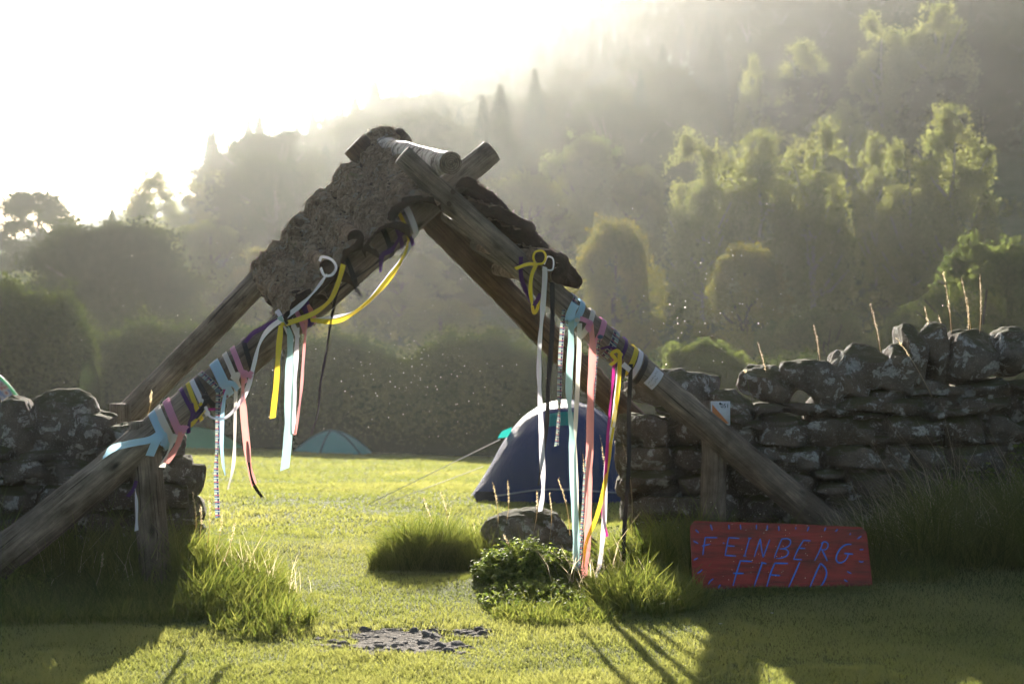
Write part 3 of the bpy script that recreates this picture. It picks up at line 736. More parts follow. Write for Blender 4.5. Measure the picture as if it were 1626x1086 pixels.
# front legs: the right one crosses in front of the left one
LFt, LFb = F(780, 241, .10), F(-64, 938, .10)
RFt, RFb = F(638, 246, -.10), F(1345, 852, .06)
LBt, LBb = B(643, 214, .10), B(205, 662, .10)
RBt, RBb = B(562, 228, -.10), B(990, 652, -.05)
LBb = LBb+(LBb-LBt).normalized()*1.15; RBb = RBb+(RBb-RBt).normalized()*.95; RFb = RFb+(RFb-RFt).normalized()*.12
log('leg', LFt, LFb, .083, .128, M['wood'], .02, 3, 9, sag=.03)
log('leg', RFt, RFb, .070, .118, M['wood'], .02, 4, 9, sag=.075)
log('leg', LBt, LBb, .080, .105, M['wood'], .03, 5, 7)
log('leg', RBt, RBb, .105, .112, M['wood_brown'], .02, 6, 7)
rdA, rdB = F(716, 259, -.32), B(594, 226, .25)
log('ridge_log', rdA, rdB, .074, .070, M['birch_bark'], .02, 9, 12, 24)
# twigs stubs and pegs
def post(px, top, ground_z, Y, rad, seed, lean=0, nm='post'):
    x = (px-813)/FP*Y; zt = CAMZ-(top-HORY)/FP*Y
    return log(nm, Vector((x, Y, zt)), Vector((x+lean, Y-.02, ground_z-.15)), rad, rad*1.12, M['wood'], .008, seed, 4, 18, 26)
pa = F(228, 660); post(228, 668, G(pa.x, pa.y), pa.y+.12, .092, 11, .10)
pb = F(1136, 640); post(1136, 637, G(pb.x, pb.y), pb.y+.12, .086, 12, -.03)
pcn = B(190, 640); post(191, 641, G(pcn.x, pcn.y), pcn.y-.1, .075, 13, 0)
pd = B(998, 640); post(998, 606, G(pd.x, pd.y), pd.y-.0, .035, 14, 0)
# bolts through the front crossing
for (px, py) in ((719, 305), (713, 324)):
    p = F(px, py, -.20); V, F4, F3 = tube([(0, .03, 0), (0, -.008, 0)], [.016, .016], 10); mb = MB(); mb.add(V, F4, F3)
    o = mb.build('bolt', M['under_bark'], arch); o.location = p-arch.location

# bark slabs of the roof: half-round off-cuts laid along the ridge, lapped like big tiles
CRUST = []
def slab(fa, fb, ba, bb, over, mt, seed, bulge=.09, rough=.040, nl=110, na=44):
    """front edge runs fa (upper) -> fb (lower), back edge ba -> bb"""
    fa, fb, ba, bb = (np.array(v) for v in (fa, fb, ba, bb))
    ax0 = (ba-fa); ax1 = (bb-fb); up = fa-fb; up = up/np.linalg.norm(up)
    ax = (ax0+ax1)/2; axn = ax/np.linalg.norm(ax); out = np.cross(axn, up); out *= np.sign(out[2])
    r = np.random.default_rng(seed)
    t = np.linspace(-over/np.linalg.norm(ax), 1+.02/np.linalg.norm(ax), nl); u = np.linspace(0, 1, na)
    T_, U = np.meshgrid(t, u, indexing='ij')
    wob0 = nz(np.stack([T_.ravel()*1.5, U.ravel()*1.0, 0*U.ravel()+seed], -1), 1.2, 3, 2).reshape(T_.shape)
    e0 = nz(np.stack([u*3, 0*u+seed, 0*u], -1), 1.2, 0, 3)*.025; e1 = nz(np.stack([u*3, 0*u+seed+7, 0*u], -1), 1.2, 0, 3)*.07
    fr = (T_-t[0])/(t[-1]-t[0]); T2 = T_+(e0[None]*(1-fr)+e1[None]*fr)
    base = (fa[None, None]*(1-U[..., None])+fb*U[..., None])*(1-T2[..., None])+(ba*(1-U[..., None])+bb*U[..., None])*T2[..., None]
    arc = np.sin(np.pi*U)**.6*bulge*(1+.35*wob0)
    wig = nz(np.stack([T_.ravel()*2.2, 0*T_.ravel()+seed, 0*T_.ravel()], -1), 1.0, 1, 2).reshape(T_.shape)
    base = base+up*(wig*.030)[..., None]
    q = base.reshape(-1, 3)
    nse = nz(q+seed, 7, 0, 3).reshape(T_.shape)*.55+nz(q+seed, 22, 2, 3).reshape(T_.shape)*.45
    lump = np.clip(nz(q+seed, 8, 4, 3).reshape(T_.shape), 0, 1)
    o1 = base+out*(arc+rough*(nse+1.7*lump)+.012)[..., None]+up*(rough*.6*nz(q, 24, 1, 3).reshape(T_.shape))[..., None]
    o0 = base+out*(arc-.030)[..., None]
    V = np.concatenate([o1.reshape(-1, 3), o0.reshape(-1, 3)]); n0 = nl*na
    Ft = grid_faces(nl, na); Fbm = Ft[:, ::-1]+n0; side = []
    for i in range(nl-1):
        a, b_ = i*na, (i+1)*na; side.append((a, b_, b_+n0, a+n0)); a, b_ = i*na+na-1, (i+1)*na+na-1; side.append((b_, a, a+n0, b_+n0))
    for j in range(na-1):
        side.append((j+1, j, j+n0, j+1+n0)); a = (nl-1)*na+j; side.append((a, a+1, a+1+n0, a+n0))
    q = o1.reshape(-1, 3); rr_ = np.random.default_rng(seed); pk = rr_.integers(0, len(q), 260); lp = q[pk]+rr_.normal(0, .007, (len(pk), 3))+out*.004
    LV, LF, lva = leaf_cards(lp, .024, .75, up=tuple(out*.5), r=rr_); CRUST.append((LV, LF, lva))
    o = mesh_np('bark_slab', V-AO, np.concatenate([Ft, Fbm, np.array(side)]), None, [mt, M['under_bark']], arch)
    me = o.data; idx = np.zeros(len(me.polygons), dtype=np.int32); idx[len(Ft):] = 1; me.polygons.foreach_set('material_index', idx)
    return o
lf = lambda t, o=0: np.array(LFt)+(np.array(LFb)-np.array(LFt))*t
cross = .125   # parameter of the crossing along the front legs
nrmL = np.cross(np.array(B(599, 260)-F(704, 304)), np.array(LFt-LFb)); nrmL /= np.linalg.norm(nrmL); nrmL *= np.sign(nrmL[2])
nrmR = np.cross(np.array(B(599, 260)-F(704, 304)), np.array(RFt-RFb)); nrmR /= np.linalg.norm(nrmR); nrmR *= np.sign(nrmR[2])
# left slope, lowest slab first; t in image columns along the two left poles
def onl(fpx): # front-left leg point by column
    return np.array(F(fpx, 241+(780-fpx)*.832+9, .0))-nrmL*.02
def onlb(bpx):
    return np.array(B(bpx, 214+(643-bpx)*1.005, .05))-nrmL*.02
fr_ = [(516, 456, 474, 408), (556, 500, 510, 456), (598, 544, 548, 498), (644, 588, 590, 538), (694, 634, 632, 580)]
for i, (fu, fd, bu, bd) in enumerate(fr_):
    lift = nrmL*(.022*i+.0)
    slab(onl(fu)+lift*.3, onl(fd)+nrmL*.05+lift, onlb(bu)+lift*.3, onlb(bd)+nrmL*.05+lift, .16+.03*(i % 2), M['lichen_bark'], 40+i, .14, .055)
# right slope
def onr(px): return np.array(F(px, 246+(px-638)*.857-4, 0))+nrmR*.078
def onrb(px): return np.array(B(px, 228+(px-562)*.99, 0))+nrmR*.105
gr_ = [(868, 908, 752, 790), (838, 880, 722, 764), (800, 850, 690, 738), (760, 820, 650, 706), (712, 775, 604, 664)]
for i, (fu, fd, bu, bd) in enumerate(gr_):
    lift = nrmR*(.010*i+.0)
    slab(onr(fu)+lift*.3, onr(fd)+nrmR*.02+lift, onrb(bu)+lift*.3, onrb(bd)+nrmR*.02+lift, .05+.05*(i % 2), M['lichen_bark'], 60+i, .055, .024)
# round branch ends sticking out at the foot of each slope
def stub(px, py, rad, off, seed, back, mt):
    a = F(px, py, off); V0 = Vector((B(*back)-a)).normalized()
    o = log('batten', a, a+V0*1.5, rad, rad*.9, mt, .01, seed, 5, 20, 40, end=M['under_bark']); return o
stub(868, 416, .040, -.30, 71, (745, 395), M['lichen_bark'])
stub(859, 409, .042, -.34, 75, (735, 388), M['lichen_bark'])
stub(874, 419, .040, -.22, 72, (752, 400), M['lichen_bark'])
stub(888, 438, .056, -.20, 73, (768, 425), M['lichen_bark'])
stub(519, 424, .046, -.25, 74, (470, 385), M['lichen_bark'])
stub(565, 378, .052, -.22, 76, (520, 340), M['lichen_bark'])
stub(472, 474, .055, -.12, 77, (405, 440), M['lichen_bark'])
# under-boarding that darkens the right slope
for i, (fx0, bx0) in enumerate(((735, 640), (790, 690), (845, 735))):
    a = onr(fx0)-nrmR*.16; bq = onrb(bx0)-nrmR*.02
    log('purlin', Vector(a), Vector(bq), .035, .035, M['wood_yellow'], .01, 80+i, 3, 12, 24)

# crusty lichen and loose bark flakes standing on the slabs
n0 = 0; LV, LF, LA = [], [], []
for v_, f_, a_ in CRUST: LV.append(v_); LF.append(f_+n0); LA.append(a_); n0 += len(v_)
o = mesh_np('lichen_crust', np.concatenate(LV)-AO, np.concatenate(LF), None, M['crust'], arch, sm=False, attr=np.concatenate(LA)); o['kind'] = 'stuff'
# ------------------------------------------------------------------ ribbons
LEGS = {'L': (LFt, LFb, .083, .128), 'R': (RFt, RFb, .070, .118)}
def proj(v): return np.array([813+v[0]/v[1]*FP, HORY-(v[2]-CAMZ)/v[1]*FP])
def leg_at(leg, px):
    a, b, ra, rb = LEGS[leg]; lo, hi = 0., 1.; sg = .03 if leg == 'L' else .075
    pos = lambda m: a+(b-a)*m+Vector((0, 0, -sg*4*m*(1-m)))
    for _ in range(40):
        m = (lo+hi)/2; x = proj(pos(m))[0]
        if (x > px) == (leg == 'L'): lo = m
        else: hi = m
    return pos(m), (pos(m+.01)-pos(m-.01)).normalized(), ra+(rb-ra)*m
def catmull(p, n=10):
    p = np.asarray(p, float)
    if len(p) < 3: n *= 2
    q = np.vstack([2*p[0]-p[1], p, 2*p[-1]-p[-2]]); out = []
    for i in range(1, len(q)-2):
        for t in np.linspace(0, 1, n, endpoint=False):
            out.append(.5*((2*q[i])+(-q[i-1]+q[i+1])*t+(2*q[i-1]-5*q[i]+4*q[i+1]-q[i+2])*t*t+(-q[i-1]+3*q[i]-3*q[i+1]+q[i+2])*t**3))
    out.append(q[-2]); return np.array(out)
def strip(mb, pts, wpx, tw=(0, 0), off=-.17, cut=.3, plane='F', taper=None):
    """pts: photo columns/rows (+ optional depth offset); tw: twist in radians along the ribbon"""
    fn = F if plane == 'F' else B
    p3 = [np.array(fn(q[0], q[1], q[2] if len(q) > 2 else off)) for q in pts]
    c = catmull(p3, 12); n = len(c)
    s = np.concatenate([[0], np.cumsum(np.linalg.norm(np.diff(c, axis=0), axis=1))]); f = s/s[-1]
    sc = c[:, 1]/FP; wd = wpx*sc*.43
    if taper is not None: wd = wd*np.interp(f, np.linspace(0, 1, len(taper)), taper)
    c = c+np.array([1, 0, 0])*(np.sin(s*9+pts[0][0])*.0035)[:, None]+np.array([0, 1, 0])*(np.sin(s*7+pts[0][1])*.012*np.minimum(1, f*4))[:, None]
    t = np.gradient(c, axis=0); t /= np.linalg.norm(t, axis=1)[:, None]
    y = np.array([0, -1., 0]); p = np.cross(t, y); p /= np.linalg.norm(p, axis=1)[:, None]; nb = np.cross(t, p)
    tws = np.interp(f, np.linspace(0, 1, len(tw)), tw)+.32*np.sin(s*12+pts[0][0]*.7)*np.minimum(1, f*3)+.18*np.sin(s*29+pts[0][1])
    w_ = np.cos(tws)[:, None]*p+np.sin(tws)[:, None]*nb
    nu = 4; V = []; U = []
    for k in range(nu+1):
        g = k/nu*2-1; curl = (1-g*g)*.12
        V.append(c+w_*(wd*g)[:, None]+np.cross(t, w_)*(wd*curl)[:, None]); U.append(np.stack([np.full(n, k/nu), s], -1))
    V = np.stack(V, 1); U = np.stack(U, 1)
    V[-1] += t[-1]*(np.linspace(-1, 1, nu+1)*cut*wd[-1])[:, None]
    mb.add(V.reshape(-1, 3), grid_faces(n, nu+1), uv=U.reshape(-1, 2))
def band(mb, leg, px, wpx, tilt=.0, lift=.006, k=1):
    c, ax, r_ = leg_at(leg, px); sc = c[1]/FP; n = 40
    ax = np.array(ax); u = np.cross(ax, [0, 1, 0]); u /= np.linalg.norm(u); v = np.cross(ax, u)
    a = np.linspace(0, 2*np.pi, n, endpoint=False); V = []; U = []
    rr = r_*1.055+lift+.002*np.sin(a*5+px)
    for g in (-1, -.33, .33, 1):
        V.append(np.array(c)+rr[:, None]*(np.cos(a)[:, None]*u+np.sin(a)[:, None]*v)+ax*(g*wpx*sc*.42+tilt*r_*np.cos(a))[:, None]); U.append(np.stack([np.full(n, (g+1)/2), a*r_], -1))
    V = np.stack(V, 0).reshape(-1, 3); U = np.stack(U, 0).reshape(-1, 2)
    mb.add(V, grid_faces(4, n, True), uv=U)
def knot(mb, px, py, spx, off=-.17, plane='F'):
    c = np.array((F if plane == 'F' else B)(px, py, off)); V, Fc = CS[5]; s = V/np.linalg.norm(V, axis=1)[:, None]
    h = spx/2*c[1]/FP; mb.add(s*np.array([h, h*.7, h*.8])*(1+.25*nz(s*3+px, 1, 0, 2))[:, None]+c, Fc)
def ribbon(label, m, bands=(), strips=(), knots=(), group='ribbons tied to the log arch'):
    mb = MB()
    for b_ in bands: band(mb, *b_)
    for s_ in strips: strip(mb, *s_[:2], **(s_[2] if len(s_) > 2 else {}))
    for k_ in knots: knot(mb, *k_)
    V = np.concatenate(mb.V); c = V.mean(0); mb.V = [v-c for v in mb.V]
    o = mb.build('ribbon', M[m], uv=True); o.location = c; tagit(o, label, 'ribbon', group); return o
h_ = math.pi/2
ribbon('sky blue ribbon tied in a bow, lowest on the left pole', 'r_blue', [('L', 254, 15, .3)],
       [([(254, 688), (238, 698), (208, 704), (180, 712), (163, 727, -.1)], 13, dict(tw=(.1, -.2, .3, .9), off=-.16)), ([(256, 690, -.2), (247, 705, -.2), (238, 724, -.18)], 15, dict(tw=(.3, 0, .2))),
        ([(252, 686), (262, 690), (262, 704), (253, 706)], 8, dict(tw=(.3, .8), off=-.19))], [(254, 690, 12, -.18)])
ribbon('off-white ribbon with cream tail beside the sky blue bow, low on the left pole', 'r_cream', [('L', 263, 14, .3)],
       [([(279, 690), (273, 705), (266, 722), (258, 742)], 12, dict(tw=(.9, .4, .8, .3), off=-.15))], [(277, 692, 9, -.17)])
ribbon('pink ribbon with a short tail in backlit coral, low on the left pole', 'r_coral', [],
       [([(289, 684), (284, 700), (275, 717), (262, 735)], 14, dict(tw=(.5, .1, .5, .9), off=-.17))], [])
ribbon('pale pink band knotted above the short coral tail on the left pole', 'r_pink', [('L', 276, 15, .35)],
       [([(283, 676), (291, 682), (298, 676)], 8, dict(off=-.18)), ([(283, 684), (291, 678), (292, 688)], 8, dict(off=-.18))], [(287, 681, 11, -.19)])
ribbon('narrow purple ribbon crossed over yellow on the lower left pole', 'r_purple', [('L', 301, 8, .25)],
       [([(303, 640), (305, 655), (300, 672), (299, 688)], 8, dict(tw=(.2, .8, .1), off=-.17)), ([(322, 645), (312, 658), (302, 668)], 7, dict(off=-.17))])
ribbon('yellow ribbon wound on the lower left pole under purple', 'r_yellow', [('L', 309, 9, .4)],
       [([(316, 640), (326, 650), (316, 662), (301, 677)], 8, dict(tw=(.3, .9, .4), off=-.15))])
ribbon('white band wound on the left pole between yellow and black', 'r_white', [('L', 317, 10, .3)])
ribbon('black ribbon knotted over the white band of the left pole', 'r_black', [('L', 325, 9, .2)],
       [([(326, 628), (333, 636), (341, 644)], 9, dict(off=-.17)), ([(328, 632), (322, 648), (310, 664)], 8, dict(off=-.17))], [(326, 630, 12, -.17)])
ribbon('dark tartan ribbon hanging straight down from the left pole over the field', 'r_tartan', [('L', 339, 11, -.1)],
       [([(346, 618), (345, 660), (346, 700), (344, 760), (344, 822)], 9, dict(tw=(.2, .05, .3, 0), off=-.15))], [(346, 620, 9, -.16)])
ribbon('wide light blue band with a thin aqua tail on the left pole', 'r_blue', [('L', 352, 20, .3)],
       [([(363, 608), (372, 610), (379, 619)], 11, dict(tw=(.2, .6), off=-.17)), ([(362, 612), (356, 640), (352, 690), (353, 730), (357, 755)], 9, dict(tw=(1.1, .6, .4, .2, 1.0), off=-.16))], [(364, 610, 12, -.17)])
ribbon('white band with long cream tail on the left pole, next to the light blue band', 'r_cream', [('L', 368, 10, .35)],
       [([(374, 592), (375, 620), (373, 690), (370, 740), (362, 777)], 7, dict(tw=(.6, .2, .5, .9), off=-.16)), ([(368, 602), (373, 596), (380, 594), (378, 604)], 7, dict(off=-.18))], [(373, 596, 9, -.17)])
ribbon('pink band knotted on the left pole above the long coral streamer', 'r_pink', [('L', 379, 11, .4)],
       [([(385, 590), (392, 596), (400, 590)], 8, dict(off=-.18)), ([(384, 598), (392, 594), (398, 600)], 8, dict(off=-.18))], [(388, 592, 12, -.18)])
ribbon('long pink streamer in backlit coral hanging over the field from the left pole', 'r_coral', [],
       [([(387, 595), (387, 640), (389, 690), (394, 735), (404, 770)], 13, dict(tw=(1.0, .2, .1, .4), off=-.165))])
ribbon('black end of ribbon curling out below the long coral streamer', 'r_black', [], [([(392, 700), (396, 735), (404, 768), (417, 789)], 8, dict(tw=(.9, .7, .3), off=-.15))])
ribbon('plain black band wrapped on the left pole above the pink band', 'r_black', [('L', 394, 10, .5)])
ribbon('long white ribbon running down the left pole from a bark stub and looping below', 'r_white', [],
       [([(508, 415, -.36), (512, 408, -.38), (526, 412, -.40), (533, 424, -.38), (526, 436, -.36), (514, 437, -.36), (508, 425, -.36)], 5, dict()),
        ([(520, 436, -.34), (500, 462, -.26), (478, 484, -.2), (455, 502), (428, 522), (413, 545), (403, 580), (394, 612), (380, 640), (358, 663), (336, 662), (327, 645)], 9, dict(tw=(1.0, .8, .3, .2, .5, .2, .5, .8, .9), off=-.175))])
ribbon('magenta scrap of ribbon knotted under the light blue band of the left pole', 'r_magenta', [], [([(357, 618), (356, 634), (346, 648), (330, 650)], 6, dict(tw=(.3, .9, .2), off=-.14))])
ribbon('long purple ribbon laid along the upper side of the left pole', 'r_purple', [('L', 482, 9, .2)],
       [([(494, 478), (470, 492), (445, 505), (418, 520), (400, 530), (389, 544)], 8, dict(tw=(.2, .5, .2), off=-.165)), ([(483, 484), (487, 500), (490, 518)], 9, dict(off=-.18))])
ribbon('pale lilac band wound on the left pole just below the bark roof', 'r_pink', [('L', 472, 9, .3)])
ribbon('white band wound on the left pole below the bark roof', 'r_white', [('L', 461, 10, .3)])
ribbon('long yellow ribbon from a bark stub to a straight hanging tail on the left pole', 'r_yellow', [],
       [([(546, 420, -.38), (538, 445, -.32), (524, 475, -.25), (503, 494), (478, 506), (452, 515)], 10, dict(tw=(.3, .1, .6, .1), off=-.2)),
        ([(446, 517), (441, 560), (439, 615), (434, 664)], 11, dict(tw=(.4, .1, 0), off=-.19))], [(449, 515, 8, -.19)])
ribbon('wide grey-blue ribbon hanging straight, middle of the trio over the hedge', 'r_mint', [],
       [([(444, 503), (450, 512), (458, 522), (461, 534)], 11, dict(tw=(.3, 1.2, .6), off=-.2)), ([(460, 532), (460, 600), (457, 680), (452, 745)], 16, dict(tw=(.8, .1, 0, .1), off=-.18, cut=.5))])
ribbon('cream white ribbon hanging beside the wide grey-blue ribbon', 'r_white', [('L', 452, 9, .3)], [([(472, 520), (470, 560), (467, 630), (465, 688)], 10, dict(tw=(.8, .2, .4), off=-.165))])
ribbon('thin pink ribbon hanging rightmost of the trio over the hedge', 'r_coral', [('L', 488, 12, .3)], [([(486, 508), (483, 560), (478, 620), (468, 690)], 6, dict(tw=(.2, .7, .5, .2), off=-.17))], [(483, 508, 12, -.17)])
ribbon('yellow swag ribbon slung in a curve below the left pole', 'r_yellow', [('L', 640, 8, .4)],
       [([(648, 372), (643, 400), (620, 440), (590, 475), (560, 498), (530, 510), (492, 508)], 10, dict(tw=(1.2, .9, .3, .7, .3, .8), off=-.17))], [(650, 373, 7, -.18)])
ribbon('white ribbon twisted round the yellow swag below the left pole', 'r_white', [('L', 651, 12, .4)],
       [([(655, 372), (648, 395), (632, 420), (600, 462), (570, 490), (540, 502), (500, 507)], 8, dict(tw=(.9, .3, 0, 1.2, .3, 1.0), off=-.155))])
ribbon('purple ribbon knotted near the peak on the upper left pole', 'r_purple', [('L', 629, 9, .4)], [([(637, 370), (648, 370), (657, 390)], 9, dict(tw=(.6, .1), off=-.18)), ([(640, 370), (622, 396), (606, 406), (603, 432)], 9, dict(tw=(.8, .2, .9), off=-.16))])
ribbon('black band wound on the upper left pole', 'r_black', [('L', 613, 11, .4)])
ribbon('black cord looping under the upper left pole and trailing down over the hedge', 'r_black', [],
       [([(626, 385), (602, 414), (578, 432), (545, 454), (534, 468), (526, 510), (518, 560), (508, 610), (505, 655), (495, 690)], 5, dict(tw=(.2, .8, .3, .9, .4), off=-.15))])
ribbon('short black ribbon loop hanging under the left pole at a bark stub', 'r_black', [('L', 556, 9, .4)], [([(557, 428, -.13), (563, 455), (575, 470)], 7, dict(tw=(.2, .9), off=-.16))])
ribbon('small white ribbon hanging beside the left post in shade', 'r_white', [], [([(214, 775, -.1), (216, 805, -.1), (217, 842, -.1)], 9, dict(tw=(1.3, .6, .1)))])
ribbon('dark purple ribbon end beside the left post in shade', 'r_purple', [], [([(216, 763, -.1), (211, 778, -.1), (203, 788, -.1)], 7, dict())])
# right pole
ribbon('yellow ribbon bow tied round a branch end of the right roof', 'r_yellow', [],
       [([(849, 418), (846, 408), (850, 400), (861, 399), (866, 408), (862, 418), (852, 420)], 4, dict(off=-.42)), ([(852, 420), (838, 420), (819, 427)], 7, dict(tw=(.5, .1, .1), off=-.42)),
        ([(852, 420), (845, 438), (843, 462), (845, 484)], 8, dict(tw=(.6, .2, .2, .9), off=-.38))], [(852, 420, 6, -.43)])
ribbon('golden ribbon loop hanging behind the upper right pole', 'r_yellow', [], [([(856, 458), (855, 475), (853, 490), (848, 497), (845, 484)], 7, dict(tw=(.2, .8, 1.1), off=.1))])
ribbon('long white ribbon hanging before the tent, leftmost on the right pole', 'r_white', [],
       [([(864, 420), (870, 408), (879, 412), (878, 428), (866, 428)], 3, dict(off=-.40)), ([(866, 424, -.36), (865, 445, -.3), (860, 500, -.22), (857, 560), (857, 640), (860, 700), (863, 770), (857, 812)], 10, dict(tw=(.6, .2, .7, .9, .3, .1, .2, .9), off=-.2))])
ribbon('purple ribbon swagged behind the yellow bow on the right pole', 'r_purple', [], [([(828, 408, -.22), (828, 440, -.2), (838, 470, -.12), (848, 482, -.1), (858, 466, -.12)], 8, dict(tw=(.3, .1, .9, .2)))])
ribbon('long black ribbon hanging beside the long white one before the tent', 'r_black', [], [([(878, 448), (877, 500), (873, 580), (869, 660), (862, 710), (856, 770)], 9, dict(tw=(.2, .1, .5, .2, .9), off=-.18))])
ribbon('tartan ribbon hanging before the teal patch of the tent', 'r_tartan', [('R', 903, 12, -.35)], [([(894, 492), (891, 560), (888, 620), (887, 655), (884, 708)], 9, dict(tw=(.8, .1, .3, 1.3, .1), off=-.16))])
ribbon('light blue ribbon with folded flap and long tail in backlit mint on the right pole', 'r_mint', [],
       [([(906, 507), (906, 560), (904, 630), (907, 690), (911, 770), (914, 850), (917, 932)], 13, dict(tw=(.7, .1, .9, .2, .0, .4, .9), off=-.19))])
ribbon('light blue band with a square flap at the top of the right pole ribbons', 'r_blue', [('R', 914, 13, -.3)], [([(913, 482), (908, 492), (903, 508)], 17, dict(tw=(.1, 0, .5), off=-.2))], [(906, 508, 9, -.18)])
ribbon('pale white band with long cream tail on the right pole', 'r_cream', [('R', 930, 11, -.3)], [([(921, 513), (920, 560), (916, 620), (914, 690), (914, 800), (914, 925)], 9, dict(tw=(.3, .2, .9, .2, .3, .7), off=-.16))], [(917, 508, 9, -.17)])
ribbon('pink band knotted on the right pole above the coral streamer', 'r_pink', [('R', 948, 13, -.35)], [([(936, 512), (928, 508), (921, 506)], 9, dict(off=-.18)), ([(938, 514), (932, 520), (938, 526)], 9, dict(off=-.18))], [(937, 513, 10, -.18)])
ribbon('long wide pink streamer in backlit coral hanging from the right pole down to the weeds', 'r_coral', [], [([(937, 514), (940, 545), (940, 600), (936, 690), (935, 780), (932, 860), (926, 918)], 14, dict(tw=(.9, .2, .4, .2, .1, .5), off=-.175))])
ribbon('second tartan ribbon slanting behind the coral streamer', 'r_tartan', [('R', 967, 16, -.3)], [([(952, 536), (948, 570), (941, 640), (934, 720), (925, 810), (917, 935)], 7, dict(tw=(.4, .9, .2, .5, .1), off=-.13))], [(953, 535, 9, -.16)])
ribbon('purple band with thin magenta tail on the right pole', 'r_magenta', [], [([(974, 552), (973, 600), (967, 680), (960, 760), (958, 815), (965, 852)], 6, dict(tw=(.3, .9, .2, .3, .8), off=-.16))])
ribbon('dark purple band on the right pole above the magenta tail', 'r_purple', [('R', 983, 8, -.3)], [([(977, 553), (966, 551), (955, 554)], 4, dict(off=-.17))], [(975, 553, 7, -.17)])
ribbon('yellow ribbon with a bow and a long tail low on the right pole', 'r_yellow', [('R', 998, 11, -.3)],
       [([(985, 563), (983, 600), (974, 670), (965, 745), (948, 815), (932, 860), (927, 900)], 8, dict(tw=(.4, .2, .8, .2, .3, .9), off=-.18)), ([(986, 563), (980, 557), (971, 562), (977, 572), (968, 580)], 7, dict(off=-.2))], [(986, 563, 7, -.2)])
ribbon('white ribbon with long tail curling up at the weeds, low on the right pole', 'r_white', [('R', 1006, 11, -.3)],
       [([(988, 578), (1000, 588)], 10, dict(off=-.19)), ([(985, 575), (979, 620), (971, 690), (962, 760), (958, 830), (953, 895), (940, 928), (922, 934)], 9, dict(tw=(.9, .3, .4, .2, .1, .3, .8), off=-.17))])
ribbon('black ribbon hanging to the grass, lowest on the right pole', 'r_black', [('R', 1014, 10, -.3)], [([(1001, 578), (1000, 640), (998, 720), (995, 800), (989, 880), (986, 925)], 8, dict(tw=(.2, .3, .1, .4, .9), off=-.17)), ([(992, 582), (988, 602)], 8, dict(off=-.15))])
# paper label wrapped on the right pole
def paper():
    c, ax, r_ = leg_at('R', 1031); mb = MB(); ax = np.array(ax); u = np.cross(ax, [0, 1, 0]); u /= np.linalg.norm(u); v = np.cross(ax, u)
    if v[1] > 0: v = -v
    sc = c[1]/FP
    def pt(a, g, l): return np.array(c)+(r_*1.07+l)*(math.cos(a)*u+math.sin(a)*v)+ax*g*sc
    e = empty('paper_label', tuple(c), label='white handwritten paper strip wrapped on the right pole above the wall', cat='label'); b0 = np.array(c)
    a0, a1 = R(38), R(122); na = 14
    if pt(a0, 0, 0)[2] < pt(a1, 0, 0)[2]: pass
    V = [pt(a0+(a1-a0)*i/na, g, .004)-b0 for i in range(na+1) for g in (-9, 9)]
    mb.add(V, grid_faces(na+1, 2)); mb.build('paper', M['r_white'], e)
    mb = MB(); rr = random.Random(4)
    for row in (-3.5, 3):
        a = a0+.25+(.35 if row > 0 else 0)
        while a < a1-.15:
            w_ = rr.uniform(.03, .055); g0 = row+rr.uniform(-1, 1); g1 = row+rr.uniform(-2, 2)
            q = [pt(a, g0-.4, .0065)-b0, pt(a, g0+.4, .0065)-b0, pt(a+w_, g1+.4, .0065)-b0, pt(a+w_, g1-.4, .0065)-b0]
            mb.add(q, [(0, 1, 2, 3)]); a += w_+(.02 if rr.random() < .75 else .07)
    mb.build('writing', M['r_black'], e, sm=False)
paper()

# ------------------------------------------------------------------ orienteering plate on the right post
def text_mesh(name, s, size, mt, parent, loc, rot, ext=.0006):
    cu = bpy.data.curves.new(name, 'FONT'); cu.body = s; cu.size = size; cu.extrude = ext; cu.align_x = 'CENTER'; cu.align_y = 'CENTER'
    t = bpy.data.objects.new('tmp', cu); col.objects.link(t); dg = bpy.context.evaluated_depsgraph_get()
    me = bpy.data.meshes.new_from_object(t.evaluated_get(dg)); bpy.data.objects.remove(t)
    me.materials.clear(); me.materials.append(mt); o = bpy.data.objects.new(name, me); col.objects.link(o); o.parent = parent; o.location = loc; o.rotation_euler = rot; return o
def flat(name, c, rough=.5, spec=.4):
    m, nt, b = mat(name, c, rough, spec); v = coords(nt)
    nt.links.new(mix(nt, ramp(nt, noise(nt, v, 18, 6, .7), [(.35, (1, 1, 1)), (.75, (.78, .76, .72))]), c, c), b.inputs[0])
    mx = mix(nt, 1.0, c, ramp(nt, noise(nt, v, 18, 6, .7), [(.35, (1, 1, 1)), (.75, (.78, .76, .72))]), 'MULTIPLY'); nt.links.new(mx, b.inputs[0]); return m
M['plate_white'] = flat('plate_white', (.62, .64, .66)); M['plate_orange'] = flat('plate_orange', (.62, .22, .07)); M['ink'] = flat('ink', (.015, .015, .02))
pp_ = F(1144, 655, 0); yp = pb.y+.12-.105; sc = yp/FP; wv_, hv_ = 31*sc, 38*sc
pl = empty('marker_plate', tuple(P(1144, 656, yp)), label='small white and orange square plate numbered 051 on the right post', cat='sign'); pl.rotation_euler = (0, 0, R(4))
mb = MB(); mb.add(*box_np((0, 0, 0), (wv_/2, .003, hv_/2))); mb.build('plate', M['plate_white'], pl, sm=False)
mb = MB(); a_ = .86
mb.add([(-wv_/2*a_, -.0045, hv_/2*a_*.86), (-wv_/2*a_, -.0045, -hv_/2*a_), (wv_/2*a_, -.0045, -hv_/2*a_), (-wv_/2*a_, -.0034, hv_/2*a_*.86), (-wv_/2*a_, -.0034, -hv_/2*a_), (wv_/2*a_, -.0034, -hv_/2*a_)], None, [(0, 1, 2), (3, 5, 4)])
